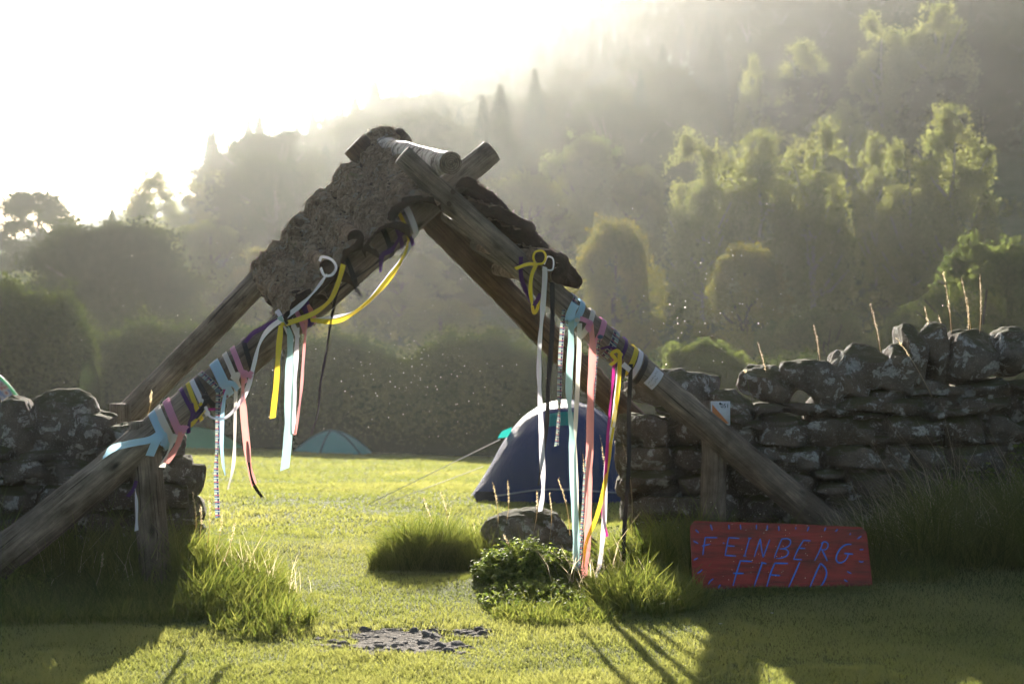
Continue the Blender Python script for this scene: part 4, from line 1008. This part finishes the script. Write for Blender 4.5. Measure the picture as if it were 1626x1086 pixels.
mb.build('orange_triangle', M['plate_orange'], pl, sm=False)
text_mesh('number', '051', .040, M['ink'], pl, (wv_*.22, -.0052, hv_*.30), (R(90), 0, 0)); text_mesh('lettering', 'AW', .034, M['ink'], pl, (-wv_*.18, -.0056, -hv_*.30), (R(90), 0, 0))
mb = MB(); mb.add(*tube([(0, -.010, 0), (0, .02, 0)], [.008, .008], 12)); s_ = mb.build('screw', M['ink'], pl); s_.location = (-wv_*.02, 0, hv_*.40)

# ------------------------------------------------------------------ red board
m, nt, b = mat('board_red', (.42, .05, .05), .6, .35)
v = coords(nt, (1.2, 1, 9)); c = ramp(nt, noise(nt, v, 2.6, 7, .65, .4), [(.32, (.12, .035, .022)), (.48, (.28, .036, .025)), (.62, (.40, .044, .03)), (.75, (.33, .048, .08))])
nt.links.new(c, b.inputs[0]); bump(nt, b, noise(nt, coords(nt, (2, 1, 40)), 3, 5, .6), .25, .004); M['board_red'] = m
M['paint_blue'] = flat('paint_blue', (.05, .20, .75), .5)
ys = 9.18; sb = ys/FP
bz0 = G((1240-813)/FP*ys, ys)-.02
board = empty('painted_board', tuple(P(1241, 940, ys)), label='red painted board lettered FEINBERG FIELD leaning low in the grass', cat='sign')
board.location.z = P(1241, 940, ys).z; board.rotation_euler = (R(-11), R(.6), R(-3))
# board outline in zoom pixels (1080,820 origin, x5.08)
def bz(x, y): return ((x/5.08+1080-1241)*sb, (940-(y/5.08+820))*sb*1.02)
ol = [(85, 100), (120, 57), (800, 66), (1465, 85), (1508, 125), (1552, 640), (1100, 640), (600, 640), (108, 640)]
V = [(bz(*p)[0], -.008, bz(*p)[1]) for p in ol]+[(bz(*p)[0], .008, bz(*p)[1]) for p in ol]; n = len(ol)
me = bpy.data.meshes.new('panel'); me.from_pydata([tuple(v) for v in V], [], [list(range(n)), list(range(2*n-1, n-1, -1))]+[(i, (i+n), (i+1) % n+n, (i+1) % n) for i in range(n)])
me.materials.append(M['board_red']); o = bpy.data.objects.new('panel', me); col.objects.link(o); o.parent = board
bm = bmesh.new(); bm.from_mesh(me); bmesh.ops.recalc_face_normals(bm, faces=bm.faces); bm.to_mesh(me); bm.free()
S = { # handwritten strokes
 'F': [[(208, 187), (196, 260), (187, 328)], [(205, 187), (305, 188)], [(180, 256), (247, 240)]],
 'E': [[(396, 185), (380, 262), (366, 328)], [(396, 186), (482, 191)], [(380, 250), (444, 254)], [(366, 327), (455, 331)]],
 'I': [[(566, 187), (545, 256), (524, 330)], [(553, 187), (580, 189)], [(512, 328), (536, 331)]],
 'N': [[(652, 190), (626, 262), (602, 334)], [(652, 190), (660, 265), (672, 338)], [(672, 338), (702, 262), (728, 196)]],
 'B': [[(824, 192), (792, 265), (762, 342)], [(822, 190), (870, 187), (895, 206), (884, 240), (848, 262), (812, 268)], [(812, 268), (858, 272), (876, 296), (858, 325), (812, 342), (778, 344)]],
 'E2': [[(1000, 198), (955, 268), (917, 348)], [(996, 197), (1056, 201)], [(962, 260), (1012, 262)], [(917, 348), (984, 351)]],
 'R': [[(1156, 212), (1124, 285), (1086, 357)], [(1140, 222), (1166, 206), (1192, 218), (1194, 244), (1174, 268), (1138, 268)], [(1146, 270), (1166, 312), (1187, 358)]],
 'G': [[(1382, 224), (1342, 226), (1300, 252), (1268, 300), (1258, 344), (1280, 370), (1318, 360), (1345, 330), (1356, 302)], [(1324, 295), (1394, 301)]],
 'F2': [[(490, 368), (462, 450), (428, 565)], [(484, 368), (584, 372)], [(430, 467), (515, 467)]],
 'I2': [[(664, 384), (640, 450), (596, 570)], [(655, 378), (698, 387)]],
 'E3': [[(766, 382), (732, 460), (698, 570)], [(764, 382), (872, 382)], [(736, 475), (806, 479)], [(698, 600), (768, 604)]],
 'L': [[(966, 370), (930, 450), (872, 574)], [(872, 604), (930, 606)]],
 'D': [[(1132, 376), (1096, 450), (1040, 574)], [(1132, 376), (1168, 412), (1178, 462), (1150, 530), (1106, 572), (1058, 584)]],
}
rays = [[(250, 85), (265, 130)], [(398, 84), (401, 120)], [(491, 82), (496, 120)], [(622, 80), (621, 116)], [(711, 82), (707, 122)], [(801, 88), (803, 125)], [(938, 94), (938, 112)], [(1044, 90), (1031, 125)], [(1180, 94), (1168, 122)], [(1276, 106), (1257, 125)], [(1378, 136), (1371, 150)],
        [(128, 128), (156, 152)], [(112, 217), (150, 237)], [(146, 351), (114, 368)], [(181, 443), (160, 462), (142, 471)], [(270, 513), (246, 532), (229, 557)], [(327, 558), (308, 587)], [(391, 585), (392, 600)], [(350, 229), (362, 232)],
        [(1464, 157), (1432, 180)], [(1448, 264), (1477, 263)], [(1440, 352), (1455, 361), (1476, 357)], [(1343, 437), (1376, 453)], [(1318, 502), (1344, 518)], [(1290, 580), (1300, 590)]]
def stroke(mb, pts, w0, k):
    c = catmull([(x, y, 0) for x, y in pts], 6)[:, :2]; n = len(c); t = np.gradient(c, axis=0); t /= np.linalg.norm(t, axis=1)[:, None]+1e-9; nn = np.stack([-t[:, 1], t[:, 0]], -1)
    f = np.linspace(0, 1, n); wd = w0*(.55+.45*np.sin(np.pi*np.clip(f*.8+.15, 0, 1)))+.6*np.sin(f*17+k)
    L = c+nn*wd[:, None]/2; Rr = c-nn*wd[:, None]/2; yo = -.0095-.0012*(k % 5)*.4
    V = [];
    for p in list(L)+list(Rr): a, z = bz(*p); V.append((a, yo, z))
    i = np.arange(n-1); mb.add(V, np.stack([i, i+1, i+1+n, i+n], -1))
k = 0
for ch, ss in S.items():
    mb = MB()
    for s_ in ss: stroke(mb, s_, 10.5 if k < 22 else 12.5, k); k += 1
    mb.build('letter', M['paint_blue'], board, sm=False)
mb = MB()
for s_ in rays: stroke(mb, s_, 10, k); k += 1
mb.build('ray_marks', M['paint_blue'], board, sm=False)

# ------------------------------------------------------------------ tents
M['tent_blue'] = cloth_mat('tent_blue', (.024, .048, .15), .2, .6, .9); M['tent_teal'] = cloth_mat('tent_teal', (.02, .30, .27), .45, .5)
M['tent_grey'] = cloth_mat('tent_grey', (.30, .35, .44), .4, .5); M['tent_black'] = cloth_mat('tent_skirt', (.02, .022, .03), .1, .6)
M['tent_green'] = cloth_mat('tent_green', (.14, .52, .27), .55, .5, .2); M['tent_sea'] = cloth_mat('tent_sea', (.12, .46, .43), .5, .5, .2); M['tent_seam'] = cloth_mat('tent_seam', (.05, .15, .15), .2, .6)
M['rope'] = cloth_mat('rope', (.6, .58, .5), .3, .7)
def patt(nt):
    vv = N(nt, 'ShaderNodeTexVoronoi'); vv.inputs['Scale'].default_value = 7; nt.links.new(coords(nt), vv.inputs['Vector'])
    return ramp(nt, vv.outputs['Distance'], [(.2, (.34, .10, .08)), (.35, (.42, .36, .30)), (.6, (.12, .18, .32))])
M['tent_floral'] = cloth_mat('tent_floral', patt, .4, .6)
def blue_tent():
    Y0 = 17.0; sc = Y0/FP; xc = (890-813)*sc; g = G(xc, Y0)
    e = empty('blue_tent', (xc, Y0, g), label='dark blue dome tent with teal window patch right behind the gate', cat='tent')
    # outline of the ridge arch: photo px -> local x,z
    prof = [(746, 798), (760, 768), (780, 735), (803, 694), (828, 664), (856, 645), (880, 637), (905, 635), (935, 645), (962, 660), (988, 686), (1008, 725), (1022, 765), (1027, 800)]
    px = np.array([(p[0]-890)*sc for p in prof]); pz = np.array([CAMZ-(p[1]-HORY)*sc-g for p in prof]); pz = np.maximum(pz, 0)
    cc = catmull(np.stack([px, pz, 0*px], -1), 6); X, Z = cc[:, 0], np.maximum(cc[:, 1], 0)
    nv = 41; a = np.linspace(0, math.pi, nv); V = []
    zmax = Z.max()
    for x_, z_ in zip(X, Z):
        dep = .95*(max(z_, .02)/zmax)**.42
        ca = np.cos(a); sa = np.sin(a)
        yy = -np.sign(ca)*np.abs(ca)**.85*dep; zz = z_*sa**.62
        zz = zz-.018*np.sin(a*6+x_*3)**2*(z_/zmax)
        V.append(np.stack([np.full(nv, x_), yy, zz], -1))
    V = np.concatenate(V); 
    V += (nz(V*np.array([1, 1, 2.2]), 2.6, 1, 3)*.022)[:, None]*np.array([.3, 1, .3])
    fs = mesh_np('flysheet', V, grid_faces(len(X), nv), None, M['tent_blue'], e)
    G2 = V.reshape(len(X), nv, 3)
    def on(fx, fa, out=.012):
        i = fx*(len(X)-1); j = fa*(nv-1); i0, j0 = min(int(i), len(X)-2), min(int(j), nv-2); di, dj = i-i0, j-j0
        p = G2[i0, j0]*(1-di)*(1-dj)+G2[i0+1, j0]*di*(1-dj)+G2[i0, j0+1]*(1-di)*dj+G2[i0+1, j0+1]*di*dj
        nn = np.cross(G2[i0+1, j0]-G2[i0, j0], G2[i0, j0+1]-G2[i0, j0]); nn = nn/(np.linalg.norm(nn)+1e-9); nn = nn*(-1 if nn[1] > 0 else 1); return p+nn*out
    def patch(name, quad, mt, nn=10, out=.012):
        q = np.array(quad, float); V = []
        for i in range(nn+1):
            for j in range(nn+1):
                u, v_ = i/nn, j/nn; f = (1-u)*(1-v_)*q[0]+u*(1-v_)*q[1]+u*v_*q[2]+(1-u)*v_*q[3]; V.append(on(f[0], f[1], out))
        return mesh_np(name, np.array(V), grid_faces(nn+1, nn+1), None, mt, e)
    patch('window_flap', [(.43, .315), (.545, .305), (.54, .225), (.415, .23)], M['tent_teal'])
    # pole sleeves
    def line(name, pts, rad, mt):
        mb = MB(); mb.add(*tube([on(*p, .004) for p in pts], rad, 6)); return mb.build(name, mt, e)
    line('pole_sleeve', [(f, .5) for f in np.linspace(.52, .97, 40)], .016, M['tent_grey'])
    line('pole_sleeve', [(f, .5-.42*abs(f-.55)**1.0*(1 if f > .55 else 0)) for f in np.linspace(.56, .95, 24)], .010, M['tent_grey'])
    line('pole_sleeve', [(.60+.30*t**1.3, .48-.42*t) for t in np.linspace(0, 1, 24)], .009, M['tent_blue'])
    line('hem', [(f, .018) for f in np.linspace(.05, .95, 50)], .011, M['tent_grey'])
    patch('side_panel', [(.66, .49), (.93, .49), (.93, .36), (.74, .40)], M['tent_grey'], 12, .006)
    mb = MB(); xs = np.linspace(-1.0, 1.0, 30)
    mb.add([p for x_ in xs for p in ((x_, -.80+.15*abs(x_), -.03), (x_, -.78+.15*abs(x_), .12))], grid_faces(30, 2)); mb.build('skirt', M['tent_black'], e)
    mb = MB(); tip = np.array([(797-890)*sc, -.25, CAMZ-(690-HORY)*sc-g]); 
    mb.add([tip+np.array([-.05, -.02, -.03]), tip+np.array([.10, .02, -.02]), tip+np.array([.12, .02, .10]), tip+np.array([.0, 0, .05])], [(0, 1, 2, 3)]); mb.build('guy_tab', M['tent_teal'], e, sm=False)
    for (tx, ty, gx_, gy_) in ((-.72, .70, -2.15, -1.2), (-.92, .38, -2.0, -1.6)):
        a_ = np.array([tx, -.25, ty]); gl = np.array([gx_, gy_, G(xc+gx_, Y0+gy_)-g+.03]); mb = MB(); mb.add(*tube([a_, gl], [.0045, .0045], 5)); mb.build('guy_rope', M['rope'], e)
blue_tent()
def dome(name, label, px, top, base, wpx, Y, mt, seam, nseg=6, rot=.3, hoops=True, parts=None):
    sc = Y/FP; x = (px-813)*sc; g = G(x, Y); H = max(CAMZ-(top-HORY)*sc-g, .5); Rr = wpx*sc/2
    e = empty(name, (x, Y, g), rot, label=label, cat='tent'); n = 48; m_ = 16; V = []
    for i in range(m_+1):
        f = i/m_; a = f*math.pi/2
        for j in range(n):
            th = j/n*2*math.pi; k = abs(math.cos(th*nseg/2)); rr = Rr*(1-f)*(1-.09*(1-k)); V.append((rr*math.cos(th), rr*math.sin(th), H*(1-(1-f)**1.75)*(1-.03*(1-k)*math.cos(a))))
    mesh_np('flysheet', np.array(V), grid_faces(m_+1, n, True), None, mt, e)
    for s in range(nseg//2 if nseg > 2 else 2):
        th = s*2*math.pi/nseg*1.0; mb = MB(); pts = []
        for a in np.linspace(-1, 1, 31): pts.append((Rr*1.003*a*math.cos(th), Rr*1.003*a*math.sin(th), H*(1-abs(a)**1.75)+.01))
        mb.add(*tube(pts, [.035]*31, 6)); mb.build('pole_sleeve', seam, e)
    mb = MB(); mb.add(*tube([(0, 0, H-.02), (0, 0, H+.05)], [.12, .05], 10)); mb.build('vent_cap', seam, e)
    return e
dome('green_tent', 'pale green dome tent by the hedge, half behind the left pole', 308, 680, 712, 155, 49, M['tent_green'], M['tent_green'], 4, .6)
dome('green_tent', 'teal dome tent by the hedge in the gate opening', 527, 684, 723, 128, 48.5, M['tent_sea'], M['tent_seam'], 6, .35)
e = dome('patterned_tent', 'multicoloured patterned tent peeping over the wall at the left edge', -30, 585, 720, 230, 26, M['tent_floral'], M['tent_green'], 6, .1)
# ------------------------------------------------------------------ grasses
def blades(x, y, h, wdt, lean, r, z=None, azi=None, curve=.5):
    n = len(x); z = gz(x, y)-.004 if z is None else z
    a = r.uniform(0, 6.283, n); sx, sy = np.cos(a)*wdt*.5, np.sin(a)*wdt*.5
    b_ = r.uniform(0, 6.283, n) if azi is None else azi+r.normal(0, .6, n); l = lean*h*(.3+1.0*r.random(n)); dx, dy = np.cos(b_)*l, np.sin(b_)*l
    hz_ = np.sqrt(np.clip(h*h-l*l*.8, h*h*.15, None))
    P0 = np.stack([x-sx, y-sy, z], -1); P1 = np.stack([x+sx, y+sy, z], -1)
    mx, my, mz = x+dx*.32, y+dy*.32, z+hz_*.58
    P2 = np.stack([mx-sx*.75, my-sy*.75, mz], -1); P3 = np.stack([mx+sx*.75, my+sy*.75, mz], -1); P4 = np.stack([x+dx, y+dy, z+hz_], -1)
    V = np.stack([P0, P1, P2, P3, P4], 1).reshape(-1, 3); i = np.arange(n)*5
    return V, np.stack([i, i+1, i+3, i+2], -1), np.stack([i+2, i+3, i+4], -1)
def field(n, y0, y1, pw, seed, marg=.13):
    r = np.random.default_rng(seed); u = r.random(n)
    # density falling with distance
    y = (y0**pw+(y1**pw-y0**pw)*u)**(1/pw) if pw else y0*(y1/y0)**u
    x = r.uniform(-.36-marg, .36+marg, n)*y; return x, y, r
# wall footprints kept clear of lawn
def open_ground(x, y):
    k = ~((x > .79) & (x < 6.5) & (np.abs(y-(10.62-.03*(x-.84))) < .25)) & ~((x < -2.2) & (x > -5.2) & (np.abs(y-(9.78+.2*(x+2.2))) < .24))
    return k
def lawn(name, n, y0, y1, pw, seed, hb, wb):
    x, y, r = field(n, y0, y1, pw, seed)
    k = open_ground(x, y); pm = patch_mask(x, y); near = (x > -1.5) & (x < .2) & (y > 6.6) & (y < 8.7)
    k &= ~(near & (pm < .92+.25*r.random(len(x)))); x, y, pm = x[k], y[k], pm[k]; p = np.stack([x, y, 0*x], -1)
    tuft = nz(p, 2.3, 0, 3); tuft2 = nz(p, 7.0, 3, 2); pat = nz(p, .55, 4, 3)
    h = hb*(.5+.45*r.random(len(x)))*(1+.5*np.clip(tuft, -.7, 1.2)+.3*tuft2+1.1*np.clip(nz(p*np.array([1, 1.6, 1]), 1.5, 1, 3)-.28, 0, .8))*(1+.3*pat); wdt = wb*(.7+.6*r.random(len(x)))
    if y0 > 10: h *= 1+(y-y0)*.012; wdt = wdt*(y/y0)**.9
    V, a, b = blades(x, y, np.clip(h, hb*.25, None), wdt, .75, r)
    va = np.clip(.5+.35*pat+.25*tuft+.35*(r.random(len(x))-.5), 0, 1)
    o = mesh_np(name, V, a, b, M['grass'], sm=False, attr=np.repeat(va, 5)); tagit(o, kind='stuff'); return o
lawn('lawn_grass', 320000, 5.6, 12.5, 0, 1, .042, .0048)
lawn('meadow_grass', 270000, 12.5, 52, 0, 2, .05, .011)

def verge(name, regions, mt, seed, dry=.0, wdt=.0075):
    """regions: (cx,cy,rx,ry,count,hmin,hmax,lean,azi)"""
    Vs, As, Bs, va = [], [], [], []; n0 = 0; r = np.random.default_rng(seed)
    for (cx, cy_, rx, ry, cnt, h0, h1, lean, azi) in regions:
        ang = r.uniform(0, 6.283, cnt); q = np.sqrt(r.random(cnt)); x = cx+np.cos(ang)*q*rx; y = cy_+np.sin(ang)*q*ry
        # grow in tussocks
        tx = np.round(x/.13)*.13+.05*np.sin(x*40); ty = np.round(y/.13)*.13; mxx = r.random(cnt) < .6; x = np.where(mxx, x*.45+tx*.55, x); y = np.where(mxx, y*.45+ty*.55, y)
        k = open_ground(x, y); x, y, q = x[k], y[k], q[k]
        h = (h0+(h1-h0)*r.random(len(x)))*(1-.45*q**3)*(.85+.45*nz(np.stack([x, y, 0*x], -1), 4.5, 1, 3))*np.where(r.random(len(x)) < .12, 1.35, 1)
        V, a, b = blades(x, y, h, wdt*(.7+.7*r.random(len(x))), lean, r, azi=None if azi is None else azi)
        Vs.append(V); As.append(a+n0); Bs.append(b+n0); n0 += len(V); va.append(np.repeat(np.clip(r.random(len(x))*.8+.2*q, 0, 1), 5))
    o = mesh_np(name, np.concatenate(Vs), np.concatenate(As), np.concatenate(Bs), M[mt], sm=False, attr=np.concatenate(va)); tagit(o, kind='stuff'); return o
dn = -math.pi/2
verge('verge_grass', [
  (-3.0, 9.15, 1.25, .35, 9000, .2, .55, .7, None), (-2.9, 8.45, 1.2, .5, 9000, .08, .24, .9, None), (-2.1, 8.5, .65, .45, 4500, .04, .13, .8, None), (-1.9, 9.35, .42, .38, 5000, .16, .42, .7, None), (-1.72, 8.75, .35, .6, 4500, .12, .36, .9, None), (-1.42, 8.15, .3, .5, 2600, .06, .20, .9, None),
  (1.15, 9.75, .55, .45, 6000, .15, .48, .8, None), (1.9, 9.9, .95, .3, 7000, .10, .30, .8, None), (3.5, 9.8, 1.15, .42, 13000, .2, .7, .8, None), (4.2, 9.6, 1.0, .6, 9000, .25, .8, .8, None),
  (2.6, 9.45, .35, .3, 2200, .06, .20, .9, None), (.84, 8.95, .34, .6, 7500, .08, .36, .9, None), (.5, 9.3, .4, .4, 2600, .03, .11, .9, None),
  (-.42, 10.65, .40, .30, 8000, .16, .46, .7, None), (-.72, 10.55, .30, .28, 4000, .16, .44, .7, None), (-.02, 10.38, .4, .2, 4200, .12, .34, .9, dn), (.5, 10.6, .3, .2, 1200, .08, .2, .9, None),
  (.30, 8.5, .42, .5, 3600, .05, .14, .9, None), (1.75, 9.05, .66, .07, 2000, .02, .06, .9, None)], 'grass_long', 11)
# rank fallen stalks over the right wall's foot
verge('dry_stalks', [(3.6, 9.95, 1.1, .35, 1100, .5, 1.05, .95, math.pi+.5), (3.0, 9.85, .8, .3, 400, .4, .8, .9, math.pi*.9), (-1.7, 9.2, .35, .35, 160, .2, .5, .6, None), (-.45, 10.75, .3, .2, 110, .2, .5, .6, None), (.6, 9.3, .4, .4, 90, .2, .5, .7, None), (-2.9, 9.1, 1.0, .4, 120, .2, .5, .6, None)], 'grass_dry', 12, wdt=.004)

# leafy weeds: nettles and goosegrass on the mound right of the gateway
def weeds(name, label, cx, cy_, rx, ry, h, nstem, seed, mt='leaf_weed', leaf=.05, cat='plant'):
    r = np.random.default_rng(seed); e = empty(name, (cx, cy_, G(cx, cy_)), label=label, cat=cat); base = np.array(e.location)
    mb = MB(); pts = []; sz = []
    for i in range(nstem):
        a = r.uniform(0, 6.283); q = math.sqrt(r.random()); x = cx+math.cos(a)*q*rx; y = cy_+math.sin(a)*q*ry; hh = h*(1-.72*q*q)*r.uniform(.55, 1.1); z = G(x, y)
        dx, dy = r.normal(0, .18, 2)*hh+np.array([math.cos(a), math.sin(a)])*q*hh*.5
        p = [np.array([x+dx*t*t, y+dy*t*t, z-.01+hh*t*(1-.12*t)]) for t in (0, .35, .7, 1)]
        mb.add(*tube([v-base for v in p], [.003, .0026, .002, .001], 4, False))
        for t in np.linspace(.2, 1, 9):
            c = np.array([x+dx*t*t, y+dy*t*t, z+hh*t*(1-.12*t)])
            for k in range(3): 
                d = r.normal(size=3)*np.array([1, 1, .35]); d /= np.linalg.norm(d); pts.append((c, d)); sz.append(leaf*r.uniform(.6, 1.2)*(1.15-.5*t))
    mb.build('stems', M['grass_long'], e)
    # pointed leaf of six faces, folded at the midrib
    C = np.array([p[0] for p in pts]); D = np.array([p[1] for p in pts]); L = np.array(sz)[:, None]; n = len(C)
    U = r.normal(size=(n, 3))*.4+np.array([0, 0, 1]); Sd = np.cross(D, U); Sd /= np.linalg.norm(Sd, axis=1)[:, None]; Nn = np.cross(Sd, D)
    v0 = C; v1 = C+D*L*.45+Nn*L*.06; v2 = C+D*L-Nn*L*.16; wl = .30
    a1 = C+D*L*.32+Sd*L*wl+Nn*L*.10; b1 = C+D*L*.32-Sd*L*wl+Nn*L*.10
    V = np.stack([v0, a1, v2, b1, v1], 1).reshape(-1, 3)-base; i = np.arange(n)*5
    F3 = np.concatenate([np.stack([i, i+1, i+4], -1), np.stack([i+1, i+2, i+4], -1), np.stack([i+4, i+2, i+3], -1), np.stack([i, i+4, i+3], -1)])
    mesh_np('leaves', V, None, F3, M[mt], e, attr=np.repeat(r.random(n), 5))
    return e
weeds('nettle_clump', 'sunlit leafy nettle clump on the mound under the ribbon tails', .09, 9.52, .34, .34, .22, 300, 31)
weeds('weed_tangle', 'low sunlit weeds in front of the ribbon tails at the gateway', .16, 8.85, .36, .48, .13, 330, 38, leaf=.035)
weeds('nettle_clump', 'shaded nettles against the end of the right wall behind the black ribbon', .82, 9.75, .24, .22, .34, 60, 32)
weeds('weed_clump', 'small weeds rooted in the end of the left wall', -2.05, 9.35, .22, .2, .26, 45, 33)
weeds('bramble_clump', 'dark leafy bramble climbing the right wall near the picture edge', 3.45, 10.1, .4, .2, .75, 70, 34, leaf=.075)
weeds('weed_clump', 'dark broad-leaved weeds under the left sloping pole', -3.1, 8.75, .4, .2, .2, 40, 35, leaf=.08)
weeds('moss_weed', 'pale wispy weed growing on the face of the left wall', -2.9, 9.42, .35, .05, .55, 50, 36, leaf=.022)

# seeding grass stalks
def stalk(label, tip, base_px, Y, seed, head=.22, bend=.0, mt='grass_dry', zb=None):
    r = np.random.default_rng(seed); a = np.array(P(*base_px, Y)); b = np.array(P(*tip, Y)); L = np.linalg.norm(b-a); mb = MB()
    pts = [a+(b-a)*t+np.array([bend*L*math.sin(t*3.1), 0, 0]) for t in np.linspace(0, 1, 9)]
    e = empty('grass_stalk', tuple(a), label=label, cat='grass stalk', group='seeding grass stalks'); mb.add(*tube([p-a for p in pts], np.linspace(.0022, .0009, 9), 4, False)); mb.build('stem', M[mt], e)
    n = 70; t = 1-head*r.random(n)**.8; c = np.array([np.interp(t, np.linspace(0, 1, 9), [p[k] for p in pts]) for k in range(3)]).T+r.normal(0, .0035, (n, 3))
    V, F4, va = leaf_cards(c, .011, .36, up=(b-a)/L*1.3, r=r); mesh_np('seed_head', V-a, F4, None, M['grass_dry'], e, attr=va)
yw = 10.6
ST = [((1203, 543), (1222, 590), 'stalk leaning over the lowest stretch of the right wall top'), ((1292, 515), (1304, 572), 'stalk standing over the two slanting coping stones'), ((1382, 482), (1402, 560), 'tall stalk with forked head above the right wall, left of the upright stones'),
      ((1468, 486), (1480, 540), 'stalk just behind the tall upright coping stone'), ((1497, 430), (1512, 545), 'tallest curved seed stalk over the right wall'), ((1526, 440), (1545, 545), 'curved seed stalk next to the tallest one'), ((1536, 472), (1532, 550), 'short thick seed head between the two upright coping stones'),
      ((1556, 435), (1548, 550), 'upright seed stalk right of the cluster on the wall'), ((1490, 500), (1508, 560), 'small bent seed stalk low in the cluster on the wall'), ((1424, 537), (1480, 590), 'stalk leaning left across the coping stones')]
for i, (t_, b_, l_) in enumerate(ST): stalk(l_, t_, (b_[0], b_[1]+40), yw-.1 if i != 9 else 10.2, 50+i, .42 if i > 2 else .5, .03)
SG = [((782, 765), (790, 850), 10.5, 'stalk in front of the tent foot, left of the boulder'), ((806, 762), (800, 850), 10.5, 'stalk with fluffy head just above the boulder'), ((852, 778), (846, 850), 10.4, 'stalk beside the long white ribbon end'), ((872, 782), (872, 860), 10.4, 'stalk rising from the weeds below the tent'),
      ((925, 720), (918, 860), 9.6, 'tall spiky stalk between the mint and coral ribbons'), ((952, 690), (957, 850), 9.9, 'tall stalk with tufted heads beside the magenta ribbon'), ((800, 848), (812, 885), 9.6, 'drooping stalk in the shade of the boulder'), ((886, 760), (905, 850), 9.6, 'arching brown stalk before the tent hem'),
      ((332, 790), (325, 880), 9.2, 'sunlit stalk right of the left wall end'), ((352, 812), (338, 890), 9.1, 'sunlit leaning stalk above the left tuft'), ((372, 830), (352, 900), 9.0, 'sunlit stalk furthest right of the left tuft'), ((318, 800), (312, 880), 9.3, 'thin stalk against the left wall end'), ((306, 782), (308, 870), 9.3, 'tall thin stalk touching the left wall end'),
      ((163, 878), (152, 930), 8.6, 'pale headed stalk in the shade under the left pole'), ((240, 620), (232, 668), 9.2, 'thin stalk standing on top of the left post'), ((988, 700), (1002, 850), 10.0, 'twisted dry stalk before the right wall end'), ((700, 780), (712, 850), 10.7, 'thin stalk in the tuft left of the boulder'), ((672, 790), (690, 860), 10.6, 'thin leaning stalk at the left of the boulder tuft')]
for i, (t_, b_, Y_, l_) in enumerate(SG): stalk(l_, t_, b_, Y_, 80+i, .4, .05)
stalk('bright green blade hanging on the wall right of the numbered plate', (1183, 588), (1192, 640), 10.2, 120, .05, .02, 'grass')

# ------------------------------------------------------------------ midges dancing in the backlight
m = bpy.data.materials.new('wings'); m.use_nodes = True; nt = m.node_tree; b = nt.nodes['Principled BSDF']; b.inputs['Base Color'].default_value = (.85, .75, .55, 1); b.inputs['Roughness'].default_value = .5
t = N(nt, 'ShaderNodeBsdfTranslucent'); t.inputs[0].default_value = (1, .92, .75, 1); mx = N(nt, 'ShaderNodeMixShader'); mx.inputs[0].default_value = .75; nt.links.new(b.outputs[0], mx.inputs[1]); nt.links.new(t.outputs[0], mx.inputs[2]); nt.links.new(mx.outputs[0], nt.nodes['Material Output'].inputs[0]); M['wings'] = m
def midges(name, specs, seed, size):
    r = np.random.default_rng(seed); pts = []
    for (px, py, sx, sy, n, y0, y1) in specs:
        for i in range(n): pts.append(np.array(P(r.normal(px, sx), r.normal(py, sy), r.uniform(y0, y1))))
    pts = np.array(pts); pts = pts[pts[:, 2] > .05]; V, F4, va = leaf_cards(pts, size, .8, r=r); V2, F2, _ = leaf_cards(pts, size, .8, r=r)
    o = mesh_np(name, np.concatenate([V, V2]), np.concatenate([F4, F2+len(V)]), None, M['wings'], sm=False); tagit(o, kind='stuff')
midges('midges', [(685, 590, 55, 45, 90, 9, 13), (1200, 860, 55, 40, 60, 8.4, 9.0), (900, 520, 450, 160, 120, 8, 20), (1120, 480, 60, 60, 50, 7, 10), (480, 600, 180, 60, 40, 9, 14), (1300, 300, 200, 200, 60, 9, 20)], 3, .0065)
# tiny daisies and scraps on the shaded lawn
for i, (px, row, lb) in enumerate(((1226, 977, 'tiny white daisy on the shaded lawn below the red board'), (1144, 995, 'tiny white daisy on the shaded lawn left of its twin'))):
    Yd = 1.4*FP/(row-HORY)*.985; x = (px-813)/FP*Yd; mb = MB(); e = empty('daisy', (x, Yd, G(x, Yd)), label=lb, cat='flower')
    V = []; F3 = []
    for k in range(12):
        a = k/12*6.283; V += [(0, 0, .035), (math.cos(a-.2)*.011, math.sin(a-.2)*.011, .038), (math.cos(a+.2)*.011, math.sin(a+.2)*.011, .038)]; F3.append((3*k, 3*k+1, 3*k+2))
    mb.add(V, None, F3); mb.build('petals', M['plate_white'], e, sm=False); mb = MB(); mb.add(*tube([(0, 0, 0), (0, 0, .035)], [.001, .001], 4)); mb.build('stem', M['grass'], e)
